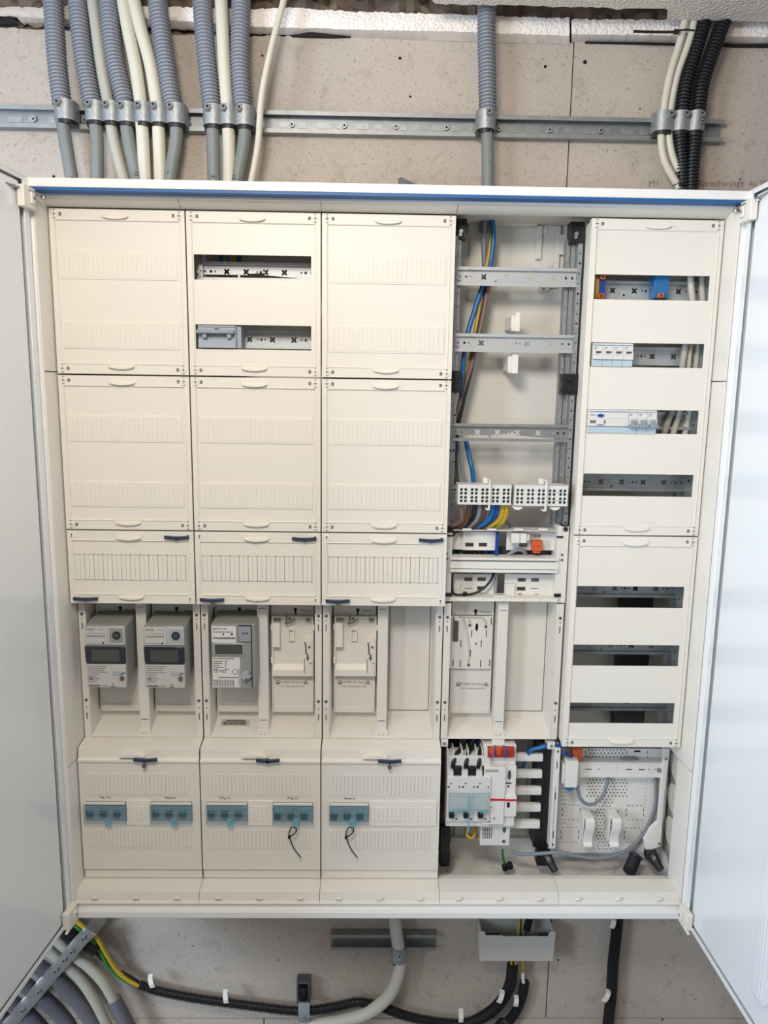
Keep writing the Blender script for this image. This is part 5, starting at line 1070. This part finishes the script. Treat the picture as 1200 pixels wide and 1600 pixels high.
B().box(x0 + 2, x1 - 2, 74, 76, z0 + 3, z1 - 2).obj('rail_inside', 'toggle', t)
B().cyl((x1 - 9, 54, zc), (x1 - 9, 59, zc), 4.6, 12).obj('rail_screw', 'zinc', t)
for k, x in enumerate((926, 968)):
    a = P(x, 1288, 20); b = B()
    prof = [(34, 0), (-2, 0), (-6, -3), (-8, -14), (-2, -30), (4, -44), (4, -58), (0, -64), (-6, -66), (-6, -62), (0, -56), (-1, -44), (-7, -30), (-13, -14), (-11, 0), (-6, 4), (34, 4)]
    o = tag(b.prism([(y_ + 42, a.z + z_) for y_, z_ in prof], 'X', a.x - 11 + (0), a.x + 9).prism([(44, a.z + 4), (78, a.z - 2), (78, a.z - 40), (52, a.z - 64), (46, a.z - 50)], 'X', a.x - 13, a.x - 10).obj('cable_hook', 'dev', bev=1.5), ('left' if k == 0 else 'right') + ' white plastic cable hook on the perforated plate', 'hook')
x0, x1, z0, z1 = P2(885, 1189, 902, 1231, 30)
t = thing('network_plug', 'white plug with blue tip at the left end of the white rail', 'plug', ((x0 + x1) / 2, 56, z0))
B().box(x0, x1, 30, 64, z0, z1).box(x0 - 5, x0, 36, 60, z0 + 6, z1 - 12).obj('plug_body', 'dev', t, bev=1.5)
B().prism([(x0 + 2, z0), (x1 - 3, z0), (x1 - 5, z0 - 8), ((x0 + x1) / 2, z0 - 13), (x0 + 5, z0 - 8)], 'Y', 36, 56).obj('blue_tip', 'bluew', t, bev=1)
B().tube([(x1 - 2, 40, z0 + 6), (x1 + 2, 44, z0 - 4), (x1 + 3, 50, z0 - 14)], 2, 8).obj('latch', 'dev', t)
x0, x1, z0, z1 = P2(895, 1170, 909, 1190, 52)
t = thing('orange_connector', 'orange three-pin connector above the white rail in the lower right bay', 'connector', ((x0 + x1) / 2, 66, z0))
B().box(x0, x1, 50, 66, z0 + 3, z1).box(x0 + 4, x1 - 4, 52, 64, z0 - 3, z0 + 3).obj('connector_body', 'orange', t, bev=1)
b = B()
for k in range(3): b.cyl((x0 + 5 + k * 4.5, 49.6, z0 + 14), (x0 + 5 + k * 4.5, 50.4, z0 + 14), 1, 6)
b.obj('pins', 'ink', t)
wire([(878, 1176, 44), (886, 1179, 40), (894, 1184, 50)], 3.6, 'dblue', 'blue cable end below the slotted right cover')
wire([(902, 1228, 46), (906, 1246, 44), (916, 1256, 44), (928, 1256, 46), (940, 1246, 52), (947, 1230, 62), (950, 1214, 72)], 3.8, 'midgrey', 'grey cable looping from the network plug up behind the white rail', name='cable', cat='cable')
wire([(962, 1191, 74), (975, 1186, 70), (990, 1186, 70), (1006, 1192, 74)], 4.2, 'midgrey', 'grey cable arching above the white rail', name='cable', cat='cable')
# right post and side flange discs
x0, x1, z0, z1 = P2(1034, 1172, 1043, 1325, 44); x0 = P(1037, 1180, 50).x; x1 = P(1044, 1180, 50).x
t = thing('frame_post', 'white plastic post at the right of the perforated plate', 'post', ((x0 + x1) / 2, 60, z0))
B().prism([(x0, z1), (x1 + 3, z1), (x1 - 1, (z0 + z1) / 2), (x1, z0), (x0 - 4, z0 - 6), (x0 - 22, z0 - 14), (x0 - 28, z0 + 14), (x0 - 14, z0 + 44), (x0, z0 + 58)], 'Y', 50, 60).obj('post_body', 'dev', t, bev=.8)
b = B()
for f in (.1, .97): b.cyl((x0 + 5, 48, z1 - (z1 - z0) * f), (x0 + 5, 50.3, z1 - (z1 - z0) * f), 3, 10)
b.obj('post_screws', 'zinc', t)
fl = thing('cable_entry_flange', 'side flange with cream cable-entry discs at the lower right', 'flange', (1275, 60, -1340))
B().box(1273, 1275.6, 10, 134, -1345, -1062).obj('flange_plate', 'graybox', fl)
for z in (-1112, -1190, -1268):
    B().cyl((1262, 40, z), (1273, 40, z), 34, 24, 31).obj('entry_disc', 'rib', fl, bev=1); B().box(1260, 1273, 16, 30, z - 42, z - 36).obj('disc_spacer', 'dev', fl)
a = P(983, 1362, 40); c = P(993, 1338, 70)
t = thing('flexible_tube', 'short black flexible tube stub at the bottom of the lower right bay', 'tube', tuple(a))
B().tube([a, (a + c) / 2, c], 14, 16, rib=(5, 1.6)).obj('tube_body', 'bconduit', t, smooth=0); B().tube([c - Vector((0, 0, 2)), c + (c - a).normalized() * 3], 15.5, 16).obj('tube_collar', 'navy', t)

# ================================================================== BELOW THE CABINET
# pale pipe with clamp on the short channel
cable([P(x, y, Y) for x, y, Y in [(616, 1425, 112), (619, 1455, 108), (624, 1490, 102), (623, 1520, 100), (608, 1555, 102), (575, 1582, 106), (530, 1596, 108), (470, 1604, 110)]], 14.5, 'graybox', 'thick pale pipe curving from under the cabinet to the left', cat='pipe', name='pipe', n=18)
clamp(624, 1498, 15, 'steel clamp holding the pale pipe on the short channel', Y=104, screw=0)
conduit([P(x, y, 118) for x, y in [(218, 1538), (245, 1548), (300, 1559), (356, 1567), (410, 1574), (470, 1580), (520, 1574), (560, 1566), (595, 1573), (630, 1586), (670, 1595), (725, 1602)]], 11.5, 'bconduit', 'long black corrugated conduit snaking along the wall below the cabinet', pitch=5.6)
conduit([P(x, y, 112) for x, y in [(801, 1508), (797, 1538), (785, 1562), (765, 1582), (735, 1598), (700, 1604)]], 13.5, 'bconduit', 'left of two black corrugated conduits below the grey trough', pitch=5.6)
conduit([P(x, y, 124) for x, y in [(820, 1534), (815, 1560), (805, 1582), (790, 1600), (770, 1615)]], 11.5, 'bconduit', 'right of two black corrugated conduits below the grey trough', pitch=5.6)
conduit([P(x, y, 124) for x, y in [(966, 1425, ), (963, 1460), (958, 1505), (955, 1555), (949, 1610)]], 13, 'bconduit', 'vertical black corrugated conduit below the right end of the cabinet', pitch=5.6)
def clip(x, y, ang, label, Y=108, L=26, wd=11):
    c = P(x, y, Y); ca, sa = math.cos(ang), math.sin(ang)
    b = B(); h = L / 2
    pts = [(c.x - sa * h, Y + 6, c.z + ca * h), (c.x - sa * h * .8, Y - 2, c.z + ca * h * .8), (c.x + sa * h * .2, Y - 6, c.z - ca * h * .2), (c.x + sa * h, Y - 4, c.z - ca * h)]
    for k in range(len(pts) - 1):
        p1, p2 = Vector(pts[k]), Vector(pts[k + 1]); u = Vector((ca, 0, sa)) * wd / 2; d = (p2 - p1).normalized(); n_ = d.cross(u).normalized() * 1.4
        i = len(b.v); b.v += [tuple(q) for q in (p1 - u - n_, p1 + u - n_, p1 + u + n_, p1 - u + n_, p2 - u - n_, p2 + u - n_, p2 + u + n_, p2 - u + n_)]
        b.f += [tuple(i + j for j in q) for q in ((0, 1, 2, 3), (4, 7, 6, 5), (0, 4, 5, 1), (1, 5, 6, 2), (2, 6, 7, 3), (3, 7, 4, 0))]
    t = thing('cable_clip', label, 'clip', (c.x, WY, c.z)); b.obj('clip_strap', 'dev', t)
clip(237, 1533, .25, 'white cable clip at the left end of the long black conduit', 100); clip(353, 1557, .12, 'white cable clip on the long black conduit, left of the black bracket', 100)
clip(720, 1587, 0, 'white cable clip where the long black conduit leaves the frame', 100); clip(782, 1557, -.35, 'white cable clip on the left conduit below the trough', 96); clip(806, 1564, -.1, 'white cable clip between the two conduits below the trough', 108, 20)
clip(947, 1556, -.5, 'white cable clip beside the vertical black conduit', 108, 26); clip(957, 1442, -.3, 'white cable clip just under the cabinet on the vertical conduit', 108, 20)
# black bracket with grey band
x0, x1, z0, z1 = P2(463, 1538, 484, 1568, 112)
t = thing('rail_bracket', 'black bracket with grey band over the long conduit below the cabinet', 'bracket', ((x0 + x1) / 2, WY, z0))
B().plate(R(x0, x1, z0 - 8, z1), [R(x0 + 5, x1 - 5, z0 + 2, z1 - 6)], 118, 144).obj('bracket_body', 'toggle', t, bev=1); B().box(x0 + 9, x1 - 9, 112, 130, z0 + 6, z1 - 12).obj('bracket_bolt', 'black', t, bev=1)
x0, x1, z0, z1 = P2(466, 1569, 484, 1600, 96); B().prism([(98, z1), (95, z1 - 8), (95, z0 + 8), (100, z0), (104, z0), (99, z0 + 8), (99, z1 - 8), (102, z1)], 'X', x0, x1).obj('band', 'iso', t, bev=.6)
c = P(475, 1592, 94); B().cyl((c.x, 90, c.z), (c.x, 95, c.z), 5, 10).obj('band_screw', 'zinc', t)
# grey trough
x0, x1, z0, z1 = P2(751, 1456, 864, 1502, 90)
t = thing('cable_trough', 'pale grey plastic trough with notched rim under the cabinet', 'trough', ((x0 + x1) / 2, WY, z0))
n0, n1 = x0 + 12, x1 - 14
B().plate([(x0, z0), (x1, z0), (x1 + 3, z1), (n1 + 4, z1), (n1, z1 - 12), (n0 + 42, z1 - 12), (n0 + 38, z1 - 10), (n0, z1 - 10), (n0 - 2, z1), (x0 - 3, z1)], [], 90, 93).box(x0, x0 + 3, 93, WY - 1, z0, z1 - 1).box(x1 - 3, x1, 93, WY - 1, z0, z1 - 1).box(x0 + 3, x1 - 3, 93, WY - 1, z0, z0 + 3).box(x0, x1, WY - 4, WY - 1, z0, z1).obj('trough_shell', 'graybox', t, bev=.8)
B().box(n0 + 2, n0 + 34, 93.2, 96, z1 - 14, z1 - 8).box(n1 - 24, n1, 93.2, 96, z1 - 15, z1 - 7).obj('rim_opening', 'dark', t)
wire([(812, 1425, 118), (811, 1445, 116), (809, 1470, 112)], 3, 'yellow', 'yellow-green wire entering the trough from above'); wire([(815, 1425, 122), (814, 1445, 120), (813, 1470, 116)], 2, 'green', 'green wire entering the trough from above')
conduit([P(x, y, 116) for x, y in [(829, 1425), (826, 1440), (823, 1452)]], 9, 'bconduit', 'short black sleeve above the grey trough')
wire([(822, 1452, 116), (822, 1460, 116), (822, 1472, 114)], 1.6, 'black', 'thin black wire between the sleeve and the trough')
wire([(799, 1500, 118), (799, 1508, 114), (800, 1520, 112)], 3, 'yellow', 'left yellow-green wire leaving the bottom of the trough'); wire([(805, 1500, 118), (806, 1510, 114), (806, 1522, 112)], 3, 'yellow', 'second yellow wire leaving the bottom of the trough')
wire([(817, 1500, 118), (817, 1515, 120), (816, 1528, 122)], 2.6, 'yellow', 'right yellow-green wire leaving the bottom of the trough'); wire([(817, 1520, 120), (817, 1527, 120), (818, 1537, 122)], 4.4, 'dev', 'white sleeve on the right conduit below the trough', name='sleeve', cat='sleeve')
# bundle at the lower left
def bundle(pts, r, m, label, rib=False, Y=96):
    pp_ = [P(x, y, Y) for x, y in pts]
    return conduit(pp_, r, m, label, pitch=5.2) if rib else cable(pp_, r, m, label, n=16)
bundle([(70, 1425), (100, 1452), (125, 1468), (152, 1484)], 17, 'bconduit', 'black corrugated conduit at the top of the lower left bundle', True, 100)
bundle([(60, 1440), (88, 1468), (117, 1494), (138, 1510), (160, 1533), (176, 1560), (188, 1585)], 11.5, 'lcable', 'upper of the two pale cables in the lower left bundle', Y=92)
bundle([(40, 1452), (74, 1484), (108, 1512), (128, 1533), (148, 1564), (164, 1595), (172, 1612)], 11.5, 'lcable', 'lower of the two pale cables in the lower left bundle', Y=92)
conduit([P(x, y, 92) for x, y in [(178, 1561), (190, 1583), (204, 1610)]], 15.5, 'conduit2', 'grey corrugated sleeve on the upper pale cable at lower left', pitch=5.2)
bundle([(20, 1478), (56, 1506), (92, 1532), (120, 1562), (140, 1590), (154, 1612)], 17.5, 'conduit2', 'first grey corrugated conduit below the pale cables, lower left bundle', True, 94)
bundle([(0, 1508), (36, 1536), (70, 1562), (96, 1588), (114, 1614)], 17.5, 'conduit2', 'second grey corrugated conduit below the pale cables, lower left bundle', True, 94)
bundle([(-14, 1540), (16, 1564), (44, 1586), (66, 1610)], 17.5, 'conduit2', 'third grey corrugated conduit below the pale cables, lower left bundle', True, 94)
bundle([(-20, 1572), (4, 1592), (22, 1612)], 17.5, 'conduit2', 'last grey corrugated conduit in the corner of the lower left bundle', True, 94)
t = thing('strap_clamp', 'wavy galvanised strap bolted across the lower left cable bundle', 'strap', tuple(P(80, 1530, 76)))
sp = [(158, 1434, 110), (147, 1448, 84), (138, 1458, 70), (126, 1470, 76), (112, 1487, 72), (99, 1503, 74), (88, 1515, 73), (76, 1528, 80), (62, 1545, 70), (50, 1560, 76), (38, 1573, 70), (26, 1588, 76), (12, 1604, 70)]
cps = spline([P(*q) for q in sp], 5); b = B(); dirv = Vector((.74, 0, -.67))
for c_ in cps: b.v += [tuple(c_ + dirv * -15), tuple(c_ + dirv * -10 - Vector((0, 2, 0))), tuple(c_ + dirv * 10 - Vector((0, 2, 0))), tuple(c_ + dirv * 15), tuple(c_ + dirv * 15 + Vector((0, 2, 0))), tuple(c_ + dirv * -13 + Vector((0, 2, 0)))]
for k in range(len(cps) - 1):
    for j in range(6): a_ = k * 6 + j; d_ = k * 6 + (j + 1) % 6; b.f.append((a_, d_, d_ + 6, a_ + 6))
b.obj('strap_band', 'bright', t)
for x, y in ((130, 1466), (112, 1487), (100, 1500), (87, 1517), (61, 1549), (36, 1578)):
    c = P(x, y, 66); s = B().cyl((c.x, 62, c.z), (c.x, 74, c.z), 5.5, 6).obj('bolt', 'zinc', t); B().cyl((c.x, 61, c.z), (c.x, 62.4, c.z), 2.4, 6).obj('bolt_recess', 'dark', s)
B().tube([P(168, 1428, 130), P(156, 1440, 128), P(120, 1480, 128), P(60, 1550, 128), P(0, 1615, 128)], 9, 8).obj('channel_behind_strap', 'zinc2', t)
wire([(104, 1425, 104), (118, 1438, 100), (135, 1452, 96), (152, 1466, 92), (166, 1490, 98), (182, 1515, 106), (200, 1531, 112), (222, 1542, 118)], 5, 'yellow', 'yellow earth wire running from the bundle into the long black conduit')
wire([(98, 1425, 106), (112, 1441, 102), (128, 1455, 99), (148, 1474, 98), (160, 1492, 102), (170, 1510, 108), (190, 1528, 112), (216, 1541, 118)], 5, 'green', 'green earth wire running from the bundle into the long black conduit')
wire([(148, 1486, 106), (160, 1499, 108), (176, 1512, 110), (200, 1524, 114), (218, 1535, 117)], 3.6, 'black', 'black cable joining the bundle to the long black conduit', name='cable', cat='cable')
